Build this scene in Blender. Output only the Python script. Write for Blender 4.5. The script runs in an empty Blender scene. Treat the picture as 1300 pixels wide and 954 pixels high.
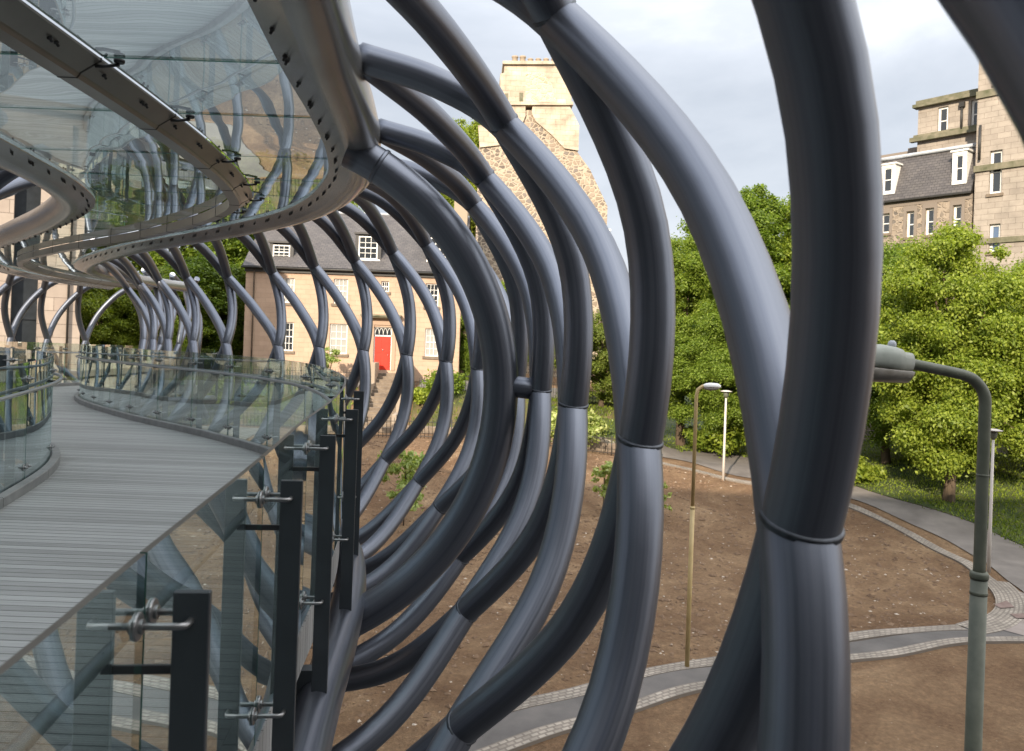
import bpy, math, random
import numpy as np
from mathutils import Vector, Matrix
random.seed(7); rng = np.random.default_rng(7)
PI = math.pi; R = math.radians
scn = bpy.context.scene; C = scn.collection

# ------------------------------------------------------------------ camera frame (eye at the origin)
ROLL = R(2.0); F_PX = 1000.0
cr, sr = math.cos(ROLL), math.sin(ROLL)
CR = Vector((cr, 0, sr)); CU = Vector((-sr, 0, cr)); CF = Vector((0, 1, 0))
def ray(px, py): return CR*((px-650)/F_PX) + CU*((432-py)/F_PX) + CF
def P(px, py, d): return ray(px, py)*d

# ------------------------------------------------------------------ helpers
def lerp(a, b, t): return a+(b-a)*t
def ss(a, b, x):
    t = min(1, max(0, (x-a)/(b-a))); return t*t*(3-2*t)
class Spline1:                      # monotone-ish cubic y -> value
    def __init__(s, pts):
        s.x = [p[0] for p in pts]; s.y = [p[1] for p in pts]; n = len(pts)
        dl = [(s.y[i+1]-s.y[i])/(s.x[i+1]-s.x[i]) for i in range(n-1)]
        s.m = [dl[0]]+[0.5*(dl[i-1]+dl[i]) for i in range(1, n-1)]+[dl[-1]]
    def __call__(s, x):
        X = s.x
        if x <= X[0]: return s.y[0]+s.m[0]*(x-X[0])
        if x >= X[-1]: return s.y[-1]+s.m[-1]*(x-X[-1])
        i = 0
        while x > X[i+1]: i += 1
        h = X[i+1]-X[i]; t = (x-X[i])/h
        return ((2*t**3-3*t*t+1)*s.y[i]+(t**3-2*t*t+t)*h*s.m[i]+(-2*t**3+3*t*t)*s.y[i+1]+(t**3-t*t)*h*s.m[i+1])
def catmull(pts, n=8):
    pts = [Vector(p) for p in pts]; out = []
    N = len(pts)
    for i in range(N-1):
        p0 = pts[i-1] if i else pts[0]*2-pts[1]
        p1, p2 = pts[i], pts[i+1]
        p3 = pts[i+2] if i+2 < N else pts[-1]*2-pts[-2]
        for k in range(n):
            t = k/n
            out.append(0.5*((2*p1)+(p2-p0)*t+(2*p0-5*p1+4*p2-p3)*t*t+(3*p1-p0-3*p2+p3)*t**3))
    out.append(pts[-1]); return out

class MB:
    def __init__(s): s.v = []; s.f = []; s.uv = []; s.mi = []; s.sm = []
    def face(s, idx, uv=None, mi=0, sm=False):
        s.f.append(tuple(idx)); s.uv.append(uv or [(0, 0)]*len(idx)); s.mi.append(mi); s.sm.append(sm)
    def quad(s, a, b, c, d, uv=None, mi=0):
        n = len(s.v); s.v += [tuple(a), tuple(b), tuple(c), tuple(d)]; s.face((n, n+1, n+2, n+3), uv, mi)
    def poly(s, pts, mi=0):
        n = len(s.v); s.v += [tuple(p) for p in pts]; s.face(range(n, n+len(pts)), None, mi)
    def box(s, c, ax, ay, az, hx, hy, hz, mi=0, bev=0.0):
        c = Vector(c); ax = Vector(ax).normalized(); ay = Vector(ay).normalized(); az = Vector(az).normalized()
        # chamfered box: 24 verts
        b = min(bev, hx*.45, hy*.45, hz*.45)
        if b <= 0:
            n = len(s.v)
            for i in (-1, 1):
                for j in (-1, 1):
                    for k in (-1, 1): s.v.append(tuple(c+ax*hx*i+ay*hy*j+az*hz*k))
            for q in ((0, 1, 3, 2), (4, 6, 7, 5), (0, 4, 5, 1), (2, 3, 7, 6), (0, 2, 6, 4), (1, 5, 7, 3)): s.face([n+x for x in q], None, mi)
            return
        import bmesh
        n = len(s.v); idx = {}
        def vid(i, j, k, w):
            key = (i, j, k, w)
            if key not in idx:
                d = [hx, hy, hz]
                for t in range(3):
                    if t != w: d[t] -= b
                idx[key] = len(s.v); s.v.append(tuple(c+ax*d[0]*i+ay*d[1]*j+az*d[2]*k))
            return idx[key]
        S = (-1, 1)
        for w in range(3):
            for g in S:
                o = [t for t in range(3) if t != w]; q = []
                for (a_, b_) in ((-1, -1), (1, -1), (1, 1), (-1, 1)):
                    t = [0, 0, 0]; t[w] = g; t[o[0]] = a_; t[o[1]] = b_; q.append(vid(*t, w))
                s.face(q, None, mi)
        for w in range(3):           # edge along axis w
            o = [t for t in range(3) if t != w]
            for a_ in S:
                for b_ in S:
                    q = []
                    for (g, ww) in ((-1, o[0]), (1, o[0]), (1, o[1]), (-1, o[1])):
                        t = [0, 0, 0]; t[w] = g; t[o[0]] = a_; t[o[1]] = b_; q.append(vid(*t, ww))
                    s.face(q, None, mi)
        for i in S:
            for j in S:
                for k in S: s.face([vid(i, j, k, 0), vid(i, j, k, 1), vid(i, j, k, 2)], None, mi)
    def abox(s, x0, x1, y0, y1, z0, z1, mi=0, bev=0.0):
        s.box(((x0+x1)/2, (y0+y1)/2, (z0+z1)/2), (1, 0, 0), (0, 1, 0), (0, 0, 1), abs(x1-x0)/2, abs(y1-y0)/2, abs(z1-z0)/2, mi, bev)
    def tube(s, pts, r, seg=12, caps=True, mi=0):
        pts = [Vector(p) for p in pts]; n = len(pts)
        rs = r if isinstance(r, (list, tuple)) else [r]*n
        T = [(pts[min(i+1, n-1)]-pts[max(i-1, 0)]).normalized() for i in range(n)]
        ref = Vector((0, 0, 1)) if abs(T[0].z) < .9 else Vector((1, 0, 0))
        N = (ref-T[0]*ref.dot(T[0])).normalized()
        base = len(s.v); L = 0; Ls = []
        for i in range(n):
            if i: 
                N = (N-T[i]*N.dot(T[i])).normalized(); L += (pts[i]-pts[i-1]).length
            Ls.append(L); B = T[i].cross(N)
            for k in range(seg):
                a = 2*PI*k/seg; s.v.append(tuple(pts[i]+(N*math.cos(a)+B*math.sin(a))*rs[i]))
        for i in range(n-1):
            for k in range(seg):
                k2 = (k+1) % seg
                s.face((base+i*seg+k, base+i*seg+k2, base+(i+1)*seg+k2, base+(i+1)*seg+k),
                       [(k/seg, Ls[i]), ((k+1)/seg, Ls[i]), ((k+1)/seg, Ls[i+1]), (k/seg, Ls[i+1])], mi, True)
        if caps:
            s.face([base+k for k in range(seg)][::-1], None, mi); s.face([base+(n-1)*seg+k for k in range(seg)], None, mi)
    def lathe(s, c, axis, prof, seg=16, mi=0, sm=True):       # prof: (radius, height) along the axis
        c = Vector(c); A = Vector(axis).normalized()
        ref = Vector((0, 0, 1)) if abs(A.z) < .9 else Vector((1, 0, 0))
        N = (ref-A*ref.dot(A)).normalized(); B = A.cross(N); base = len(s.v)
        for (r, h) in prof:
            for k in range(seg):
                a = 2*PI*k/seg; s.v.append(tuple(c+A*h+(N*math.cos(a)+B*math.sin(a))*r))
        for i in range(len(prof)-1):
            for k in range(seg):
                k2 = (k+1) % seg
                s.face((base+i*seg+k, base+i*seg+k2, base+(i+1)*seg+k2, base+(i+1)*seg+k), None, mi, sm)
        s.face([base+k for k in range(seg)][::-1], None, mi); s.face([base+(len(prof)-1)*seg+k for k in range(seg)], None, mi)
    def sweep(s, frames, prof, mi=0, sm=False, caps=True):   # frames: (pos, side, up); prof: (o, z)
        base = len(s.v); m = len(prof); L = 0; Ls = []
        for i, (p, sd, up) in enumerate(frames):
            if i: L += (Vector(p)-Vector(frames[i-1][0])).length
            Ls.append(L)
            for (o, z) in prof: s.v.append(tuple(Vector(p)+Vector(sd)*o+Vector(up)*z))
        for i in range(len(frames)-1):
            for k in range(m):
                k2 = (k+1) % m
                s.face((base+i*m+k, base+i*m+k2, base+(i+1)*m+k2, base+(i+1)*m+k),
                       [(k/m, Ls[i]), ((k+1)/m, Ls[i]), ((k+1)/m, Ls[i+1]), (k/m, Ls[i+1])], mi, sm)
        if caps:
            s.face([base+k for k in range(m)], None, mi); s.face([base+(len(frames)-1)*m+k for k in range(m)][::-1], None, mi)
    def build(s, name, mats, parent=None):
        me = bpy.data.meshes.new(name); me.from_pydata(s.v, [], s.f)
        if not isinstance(mats, (list, tuple)): mats = [mats]
        for m in mats: me.materials.append(m)
        me.polygons.foreach_set('material_index', s.mi); me.polygons.foreach_set('use_smooth', s.sm)
        uvl = me.uv_layers.new(name='UVMap'); flat = [c for f in s.uv for p in f for c in p]
        uvl.data.foreach_set('uv', flat)
        import bmesh
        bm = bmesh.new(); bm.from_mesh(me); bmesh.ops.recalc_face_normals(bm, faces=bm.faces); bm.to_mesh(me); bm.free()
        me.update()
        o = bpy.data.objects.new(name, me); C.objects.link(o)
        if parent: o.parent = parent
        return o
def tag(o, label=None, cat=None, group=None, kind=None):
    if label: o['label'] = label
    if cat: o['category'] = cat
    if group: o['group'] = group
    if kind: o['kind'] = kind
    return o
def thing(name, label, cat, group=None, loc=(0, 0, 0)):
    o = bpy.data.objects.new(name, None); C.objects.link(o); o.location = loc
    return tag(o, label, cat, group)
def copy_obj(o, parent=None, mat=None):
    c = o.copy(); C.objects.link(c)
    if parent: c.parent = parent
    if mat is not None: c.matrix_local = mat
    return c

# ------------------------------------------------------------------ materials
def mat(name):
    m = bpy.data.materials.new(name); m.use_nodes = True; nt = m.node_tree
    return m, nt, nt.nodes['Principled BSDF']
def nd(nt, t, **kw):
    n = nt.nodes.new(t)
    for k, v in kw.items():
        if k.startswith('i_'): n.inputs[k[2:].replace('_', ' ')].default_value = v
        else: setattr(n, k, v)
    return n
def ramp(nt, stops):
    n = nt.nodes.new('ShaderNodeValToRGB'); e = n.color_ramp.elements
    e[0].position, e[0].color = stops[0][0], (*stops[0][1], 1); e[1].position, e[1].color = stops[-1][0], (*stops[-1][1], 1)
    for p, c in stops[1:-1]:
        x = e.new(p); x.color = (*c, 1)
    return n
def mapping(nt, src, scale=(1, 1, 1), coord='Object'):
    tc = nt.nodes.new('ShaderNodeTexCoord'); mp = nt.nodes.new('ShaderNodeMapping'); mp.inputs['Scale'].default_value = scale
    nt.links.new(tc.outputs[coord], mp.inputs['Vector']); return mp
def noise_mat(name, cols, scale=2.0, rough=.8, detail=6, vec=(1, 1, 1), coord='Object', bump=.0, bscale=None, metal=0, spec=.5, coat=0):
    m, nt, b = mat(name); mp = mapping(nt, None, vec, coord)
    n = nd(nt, 'ShaderNodeTexNoise', i_Scale=scale, i_Detail=detail, i_Roughness=.6); nt.links.new(mp.outputs[0], n.inputs['Vector'])
    k = len(cols); r = ramp(nt, [(.3+.4*i/(k-1), c) for i, c in enumerate(cols)]); nt.links.new(n.outputs['Fac'], r.inputs[0])
    nt.links.new(r.outputs[0], b.inputs['Base Color']); b.inputs['Roughness'].default_value = rough; b.inputs['Metallic'].default_value = metal
    b.inputs['Specular IOR Level'].default_value = spec; b.inputs['Coat Weight'].default_value = coat; b.inputs['Coat Roughness'].default_value = .12
    if bump:
        n2 = nd(nt, 'ShaderNodeTexNoise', i_Scale=bscale or scale*3, i_Detail=5); nt.links.new(mp.outputs[0], n2.inputs['Vector'])
        bp = nd(nt, 'ShaderNodeBump', i_Strength=.6, i_Distance=bump); nt.links.new(n2.outputs['Fac'], bp.inputs['Height']); nt.links.new(bp.outputs[0], b.inputs['Normal'])
    return m
def tube_mat():
    m, nt, b = mat('grey_tube_paint')
    mp = mapping(nt, None, (14, .12, 1), 'UV')
    n = nd(nt, 'ShaderNodeTexNoise', i_Scale=2.2, i_Detail=5, i_Roughness=.6); nt.links.new(mp.outputs[0], n.inputs['Vector'])
    r = ramp(nt, [(.3, (.115, .127, .155)), (.5, (.152, .166, .20)), (.74, (.188, .202, .236))]); nt.links.new(n.outputs['Fac'], r.inputs[0])
    nt.links.new(r.outputs[0], b.inputs['Base Color'])
    r2 = ramp(nt, [(.35, (.36,)*3), (.7, (.48,)*3)]); nt.links.new(n.outputs['Fac'], r2.inputs[0]); nt.links.new(r2.outputs[0], b.inputs['Roughness'])
    b.inputs['Metallic'].default_value = .88; b.inputs['Specular IOR Level'].default_value = .5
    b.inputs['Coat Weight'].default_value = .18; b.inputs['Coat Roughness'].default_value = .3
    mp2 = mapping(nt, None, (1, 1, 1), 'Object'); n2 = nd(nt, 'ShaderNodeTexNoise', i_Scale=60.0, i_Detail=3); nt.links.new(mp2.outputs[0], n2.inputs['Vector'])
    bp = nd(nt, 'ShaderNodeBump', i_Strength=.12, i_Distance=.002); nt.links.new(n2.outputs['Fac'], bp.inputs['Height']); nt.links.new(bp.outputs[0], b.inputs['Normal'])
    return m
def glass_mat(name, tint, ior, wavy=0.0, rough=.0, film=0.0):
    m = bpy.data.materials.new(name); m.use_nodes = True; nt = m.node_tree; nt.nodes.clear()
    out = nt.nodes.new('ShaderNodeOutputMaterial'); mix = nt.nodes.new('ShaderNodeMixShader')
    tr = nt.nodes.new('ShaderNodeBsdfTransparent'); tr.inputs[0].default_value = (*tint, 1)
    gl = nt.nodes.new('ShaderNodeBsdfGlossy'); gl.inputs['Roughness'].default_value = rough; gl.inputs['Color'].default_value = (.86, .95, .95, 1)
    lw = nd(nt, 'ShaderNodeLayerWeight', i_Blend=.5); fr = ramp(nt, [(0, (ior[0],)*3), (.3, (ior[1],)*3), (.55, (ior[2],)*3), (.8, (ior[3],)*3), (1, (1, 1, 1))]); nt.links.new(lw.outputs['Facing'], fr.inputs[0]); ge = nt.nodes.new('ShaderNodeNewGeometry')
    inv = nd(nt, 'ShaderNodeMath', operation='SUBTRACT'); inv.inputs[0].default_value = 1; nt.links.new(ge.outputs['Backfacing'], inv.inputs[1])
    mu = nd(nt, 'ShaderNodeMath', operation='MULTIPLY'); nt.links.new(fr.outputs[0], mu.inputs[0]); nt.links.new(inv.outputs[0], mu.inputs[1])
    nt.links.new(mu.outputs[0], mix.inputs[0]); nt.links.new(tr.outputs[0], mix.inputs[1]); nt.links.new(gl.outputs[0], mix.inputs[2])
    last = mix
    if film:                                     # thin film of dust on the pane
        df = nt.nodes.new('ShaderNodeBsdfDiffuse'); df.inputs[0].default_value = (.55, .62, .6, 1)
        m2 = nt.nodes.new('ShaderNodeMixShader'); mp = mapping(nt, None, (1, 1, 1)); n = nd(nt, 'ShaderNodeTexNoise', i_Scale=1.3, i_Detail=8); nt.links.new(mp.outputs[0], n.inputs['Vector'])
        k = nd(nt, 'ShaderNodeMath', operation='MULTIPLY'); k.inputs[1].default_value = film*2; nt.links.new(n.outputs['Fac'], k.inputs[0])
        nt.links.new(k.outputs[0], m2.inputs[0]); nt.links.new(mix.outputs[0], m2.inputs[1]); nt.links.new(df.outputs[0], m2.inputs[2]); last = m2
    if wavy:
        mp = mapping(nt, None, (1, 1, 1)); n = nd(nt, 'ShaderNodeTexNoise', i_Scale=1.1, i_Detail=1.5); nt.links.new(mp.outputs[0], n.inputs['Vector'])
        bp = nd(nt, 'ShaderNodeBump', i_Strength=1.0, i_Distance=wavy); nt.links.new(n.outputs['Fac'], bp.inputs['Height']); nt.links.new(bp.outputs[0], gl.inputs['Normal'])
    nt.links.new(last.outputs[0], out.inputs[0]); return m
def brick_mat(name, c1, c2, mortar, bw=.6, rh=.3, ms=.012, rough=.85, bump=.01, stain=(.75, 1.1)):
    m, nt, b = mat(name); mp = mapping(nt, None, (1, 1, 1), 'UV')
    br = nd(nt, 'ShaderNodeTexBrick', i_Scale=1.0, i_Mortar_Size=ms, i_Brick_Width=bw, i_Row_Height=rh, i_Bias=0.0)
    br.inputs['Color1'].default_value = (*c1, 1); br.inputs['Color2'].default_value = (*c2, 1); br.inputs['Mortar'].default_value = (*mortar, 1)
    nt.links.new(mp.outputs[0], br.inputs['Vector'])
    n = nd(nt, 'ShaderNodeTexNoise', i_Scale=.8, i_Detail=8, i_Roughness=.65); nt.links.new(mp.outputs[0], n.inputs['Vector'])
    r = ramp(nt, [(.3, (stain[0],)*3), (.7, (stain[1],)*3)]); nt.links.new(n.outputs['Fac'], r.inputs[0])
    mx = nd(nt, 'ShaderNodeMix', data_type='RGBA', blend_type='MULTIPLY'); mx.inputs[0].default_value = 1
    nt.links.new(br.outputs['Color'], mx.inputs[6]); nt.links.new(r.outputs[0], mx.inputs[7]); nt.links.new(mx.outputs[2], b.inputs['Base Color'])
    b.inputs['Roughness'].default_value = rough
    bp = nd(nt, 'ShaderNodeBump', i_Strength=.7, i_Distance=bump); bp.invert = True; nt.links.new(br.outputs['Fac'], bp.inputs['Height']); nt.links.new(bp.outputs[0], b.inputs['Normal'])
    return m
def rubble_mat(name, cols, mortar, scale=2.6):
    m, nt, b = mat(name); mp = mapping(nt, None, (1, 1.25, 1), 'UV')
    nz = nd(nt, 'ShaderNodeTexNoise', i_Scale=3.0); nt.links.new(mp.outputs[0], nz.inputs['Vector'])
    mxv = nd(nt, 'ShaderNodeMix', data_type='RGBA'); mxv.inputs[0].default_value = .12; nt.links.new(mp.outputs[0], mxv.inputs[6]); nt.links.new(nz.outputs['Color'], mxv.inputs[7])
    vo = nd(nt, 'ShaderNodeTexVoronoi', i_Scale=scale); nt.links.new(mxv.outputs[2], vo.inputs['Vector'])
    ve = nd(nt, 'ShaderNodeTexVoronoi', i_Scale=scale, feature='DISTANCE_TO_EDGE'); nt.links.new(mxv.outputs[2], ve.inputs['Vector'])
    sp = nt.nodes.new('ShaderNodeSeparateColor'); nt.links.new(vo.outputs['Color'], sp.inputs[0])
    k = len(cols); r = ramp(nt, [(i/(k-1), c) for i, c in enumerate(cols)]); nt.links.new(sp.outputs[0], r.inputs[0])
    e = ramp(nt, [(.07, (0, 0, 0)), (.14, (1, 1, 1))]); nt.links.new(ve.outputs['Distance'], e.inputs[0])
    mx = nd(nt, 'ShaderNodeMix', data_type='RGBA'); nt.links.new(e.outputs[0], mx.inputs[0]); mx.inputs[6].default_value = (*mortar, 1); nt.links.new(r.outputs[0], mx.inputs[7])
    nt.links.new(mx.outputs[2], b.inputs['Base Color']); b.inputs['Roughness'].default_value = .9
    bp = nd(nt, 'ShaderNodeBump', i_Strength=.8, i_Distance=.04); nt.links.new(e.outputs[0], bp.inputs['Height']); nt.links.new(bp.outputs[0], b.inputs['Normal'])
    return m
def plank_mat():
    m, nt, b = mat('weathered_grey_decking')
    mp = mapping(nt, None, (1, 1, 1)); sx = nt.nodes.new('ShaderNodeSeparateXYZ'); nt.links.new(mp.outputs[0], sx.inputs[0])
    pl = nd(nt, 'ShaderNodeMath', operation='MULTIPLY'); pl.inputs[1].default_value = 1/.095; nt.links.new(sx.outputs['Y'], pl.inputs[0])
    fl = nd(nt, 'ShaderNodeMath', operation='FLOOR'); nt.links.new(pl.outputs[0], fl.inputs[0])
    frc = nd(nt, 'ShaderNodeMath', operation='FRACT'); nt.links.new(pl.outputs[0], frc.inputs[0])
    wn = nd(nt, 'ShaderNodeTexWhiteNoise', noise_dimensions='1D'); nt.links.new(fl.outputs[0], wn.inputs['W'])
    mp2 = mapping(nt, None, (.35, 34, 1)); n = nd(nt, 'ShaderNodeTexNoise', i_Scale=1.6, i_Detail=8, i_Roughness=.7); nt.links.new(mp2.outputs[0], n.inputs['Vector'])
    mp3 = mapping(nt, None, (.3, .5, 1)); n3 = nd(nt, 'ShaderNodeTexNoise', i_Scale=1.2, i_Detail=4); nt.links.new(mp3.outputs[0], n3.inputs['Vector'])
    a = nd(nt, 'ShaderNodeMath', operation='MULTIPLY_ADD'); a.inputs[1].default_value = .26; nt.links.new(wn.outputs['Value'], a.inputs[0])
    t2 = nd(nt, 'ShaderNodeMath', operation='MULTIPLY_ADD'); t2.inputs[1].default_value = .75; nt.links.new(n.outputs['Fac'], t2.inputs[0])
    t3 = nd(nt, 'ShaderNodeMath', operation='MULTIPLY'); t3.inputs[1].default_value = .35; nt.links.new(n3.outputs['Fac'], t3.inputs[0])
    nt.links.new(t3.outputs[0], t2.inputs[2]); nt.links.new(t2.outputs[0], a.inputs[2])
    r = ramp(nt, [(.36, (.15, .148, .143)), (.62, (.275, .275, .27)), (.90, (.39, .39, .385))]); nt.links.new(a.outputs[0], r.inputs[0])
    # groove between the boards and fine grip grooves
    g = ramp(nt, [(0.0, (0, 0, 0)), (.07, (1, 1, 1)), (.93, (1, 1, 1)), (1.0, (0, 0, 0))]); nt.links.new(frc.outputs[0], g.inputs[0])
    mx = nd(nt, 'ShaderNodeMix', data_type='RGBA'); nt.links.new(g.outputs[0], mx.inputs[0]); mx.inputs[6].default_value = (.03, .03, .03, 1); nt.links.new(r.outputs[0], mx.inputs[7])
    nt.links.new(mx.outputs[2], b.inputs['Base Color']); b.inputs['Roughness'].default_value = .55; b.inputs['Specular IOR Level'].default_value = .4
    sw = nd(nt, 'ShaderNodeMath', operation='MULTIPLY'); sw.inputs[1].default_value = 2*PI*5; nt.links.new(frc.outputs[0], sw.inputs[0])
    sn = nd(nt, 'ShaderNodeMath', operation='SINE'); nt.links.new(sw.outputs[0], sn.inputs[0])
    ad = nd(nt, 'ShaderNodeMath', operation='MULTIPLY_ADD'); ad.inputs[1].default_value = .12; nt.links.new(sn.outputs[0], ad.inputs[0]); nt.links.new(g.outputs[0], ad.inputs[2])
    bp = nd(nt, 'ShaderNodeBump', i_Strength=.8, i_Distance=.006); nt.links.new(ad.outputs[0], bp.inputs['Height']); nt.links.new(bp.outputs[0], b.inputs['Normal'])
    return m
def leaf_mat(name, c1, c2, trans=.35):
    m = bpy.data.materials.new(name); m.use_nodes = True; nt = m.node_tree; b = nt.nodes['Principled BSDF']; out = nt.nodes['Material Output']
    ge = nt.nodes.new('ShaderNodeNewGeometry'); r0 = ramp(nt, [(0, c1), (1, c2)]); nt.links.new(ge.outputs['Random Per Island'], r0.inputs[0])
    oi = nt.nodes.new('ShaderNodeObjectInfo'); hs = ramp(nt, [(0, (.72, .80, .7)), (.5, (1.0, 1.0, 1.0)), (1, (1.18, 1.08, .9))]); nt.links.new(oi.outputs['Random'], hs.inputs[0])
    r = nd(nt, 'ShaderNodeMix', data_type='RGBA', blend_type='MULTIPLY'); r.inputs[0].default_value = 1; nt.links.new(r0.outputs[0], r.inputs[6]); nt.links.new(hs.outputs[0], r.inputs[7])
    nt.links.new(r.outputs[2], b.inputs['Base Color']); b.inputs['Roughness'].default_value = .5; b.inputs['Specular IOR Level'].default_value = .35
    tl = nt.nodes.new('ShaderNodeBsdfTranslucent'); mx = nd(nt, 'ShaderNodeMix', data_type='RGBA', blend_type='MULTIPLY'); mx.inputs[0].default_value = 1
    nt.links.new(r.outputs[2], mx.inputs[6]); mx.inputs[7].default_value = (1.5, 1.6, .6, 1); nt.links.new(mx.outputs[2], tl.inputs[0])
    ms = nt.nodes.new('ShaderNodeMixShader'); ms.inputs[0].default_value = trans
    nt.links.new(b.outputs[0], ms.inputs[1]); nt.links.new(tl.outputs[0], ms.inputs[2]); nt.links.new(ms.outputs[0], out.inputs[0]); return m
def plain(name, c, rough=.5, metal=0, spec=.5, var=.15, scale=3.0):
    return noise_mat(name, [tuple(x*(1-var) for x in c), tuple(x*(1+var) for x in c)], scale, rough, metal=metal, spec=spec)

M = {}
M['tube'] = tube_mat()
M['post'] = plain('dark_grey_post_paint', (.035, .042, .048), .35, var=.12)
M['steel'] = plain('brushed_stainless_steel', (.42, .41, .39), .28, metal=.9, var=.08, scale=8)
M['beam'] = noise_mat('satin_grey_steel', [(.27, .268, .262), (.36, .355, .345), (.43, .42, .41)], .9, .27, metal=.7, vec=(1, 1, 1))
M['spine'] = noise_mat('warm_grey_steel', [(.2, .19, .175), (.3, .285, .26)], .9, .3, metal=.55)
M['weld'] = plain('dark_weld_bead', (.085, .092, .105), .45, metal=.75, var=.4, scale=25)
M['clampsteel'] = plain('dark_clamp_steel', (.26, .26, .26), .3, metal=.8)
M['bolt'] = plain('dark_bolt_steel', (.03, .03, .032), .4, metal=.4)
M['rail'] = plain('satin_handrail_steel', (.34, .36, .38), .38, metal=.7, var=.06)
M['kerb'] = noise_mat('grey_kerb_metal', [(.16, .16, .16), (.24, .235, .23)], 5, .55)
M['glass'] = glass_mat('balustrade_glass', (.85, .92, .915), (.035, .065, .44, .80), wavy=.0012, film=.006)
M['glassfar'] = M['glass']
M['edge'] = plain('green_glass_edge', (.05, .12, .10), .15)
M['topedge'] = plain('weathered_glass_edge', (.085, .075, .062), .35)
M['roofglass'] = glass_mat('canopy_glass', (.86, .885, .875), (.10, .22, .52, .86), wavy=.003, film=.025)
M['deck'] = plank_mat()
M['pane'] = None
def winglass(name, c, rough=.08):
    m, nt, b = mat(name); b.inputs['Base Color'].default_value = (*c, 1); b.inputs['Roughness'].default_value = rough; b.inputs['Specular IOR Level'].default_value = 1.0
    mp = mapping(nt, None, (1, 1, 1)); n = nd(nt, 'ShaderNodeTexNoise', i_Scale=.9); nt.links.new(mp.outputs[0], n.inputs['Vector'])
    bp = nd(nt, 'ShaderNodeBump', i_Strength=.4, i_Distance=.03); nt.links.new(n.outputs['Fac'], bp.inputs['Height']); nt.links.new(bp.outputs[0], b.inputs['Normal']); return m
M['pane'] = winglass('dark_window_glass', (.03, .035, .04))
M['blind'] = winglass('window_glass_over_white_blind', (.36, .355, .33), .2)
M['panel'] = winglass('bluish_window_glass', (.10, .15, .24), .1)
M['white'] = plain('white_window_paint', (.8, .79, .75), .5, var=.04)
M['house'] = brick_mat('pink_sandstone_ashlar', (.45, .315, .225), (.49, .345, .25), (.405, .285, .205), .62, .3, .010, stain=(.86, 1.08))
M['ashlar'] = brick_mat('pale_sandstone_ashlar', (.33, .285, .24), (.395, .345, .29), (.24, .2, .165), .7, .32, .010, stain=(.7, 1.12))
M['chim'] = brick_mat('cream_chimney_ashlar', (.54, .44, .33), (.62, .52, .40), (.42, .34, .25), .75, .38, .012, stain=(.5, 1.1))
M['rubble'] = rubble_mat('rubble_stone_wall', [(.12, .10, .085), (.30, .235, .17), (.19, .165, .145), (.38, .30, .22), (.22, .17, .13)], (.44, .36, .27), 3.0)
M['rubbled'] = rubble_mat('grey_rubble_stone_wall', [(.10, .09, .08), (.26, .21, .16), (.16, .14, .12), (.32, .26, .2)], (.33, .27, .21), 3.4)
M['rubblep'] = rubble_mat('pale_rubble_stone', [(.42, .32, .22), (.58, .47, .34), (.5, .4, .29), (.62, .52, .39)], (.6, .49, .36), 3.0)
M['cornice'] = noise_mat('mossy_stone_cornice', [(.09, .095, .05), (.16, .15, .10), (.24, .21, .15)], 2, .9)
M['slate'] = brick_mat('slate_roof', (.075, .068, .068), (.105, .095, .09), (.035, .033, .033), .3, .17, .012, rough=.55, stain=(.8, 1.2))
M['lead'] = plain('lead_flashing', (.38, .4, .43), .5)
M['door'] = plain('red_door_paint', (.55, .035, .018), .35, var=.06)
M['iron'] = plain('black_iron_railing', (.03, .028, .025), .5)
M['step'] = noise_mat('worn_stone', [(.13, .10, .075), (.24, .19, .14)], 3, .9, bump=.01)
M['bark'] = noise_mat('tree_bark', [(.05, .035, .022), (.12, .085, .055)], 6, .95, vec=(1, 1, .25), bump=.02)
M['leaf_a'] = leaf_mat('bright_green_leaf', (.10, .155, .016), (.30, .37, .06), .42)
M['leaf_b'] = leaf_mat('mid_green_leaf', (.09, .145, .016), (.27, .34, .05), .42)
M['leaf_c'] = leaf_mat('yellow_green_leaf', (.09, .13, .02), (.2, .24, .05))
M['leaf_d'] = leaf_mat('dark_green_leaf', (.075, .125, .012), (.24, .30, .035))
M['leaf_s'] = leaf_mat('pale_variegated_leaf', (.2, .27, .05), (.55, .58, .26))
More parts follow.
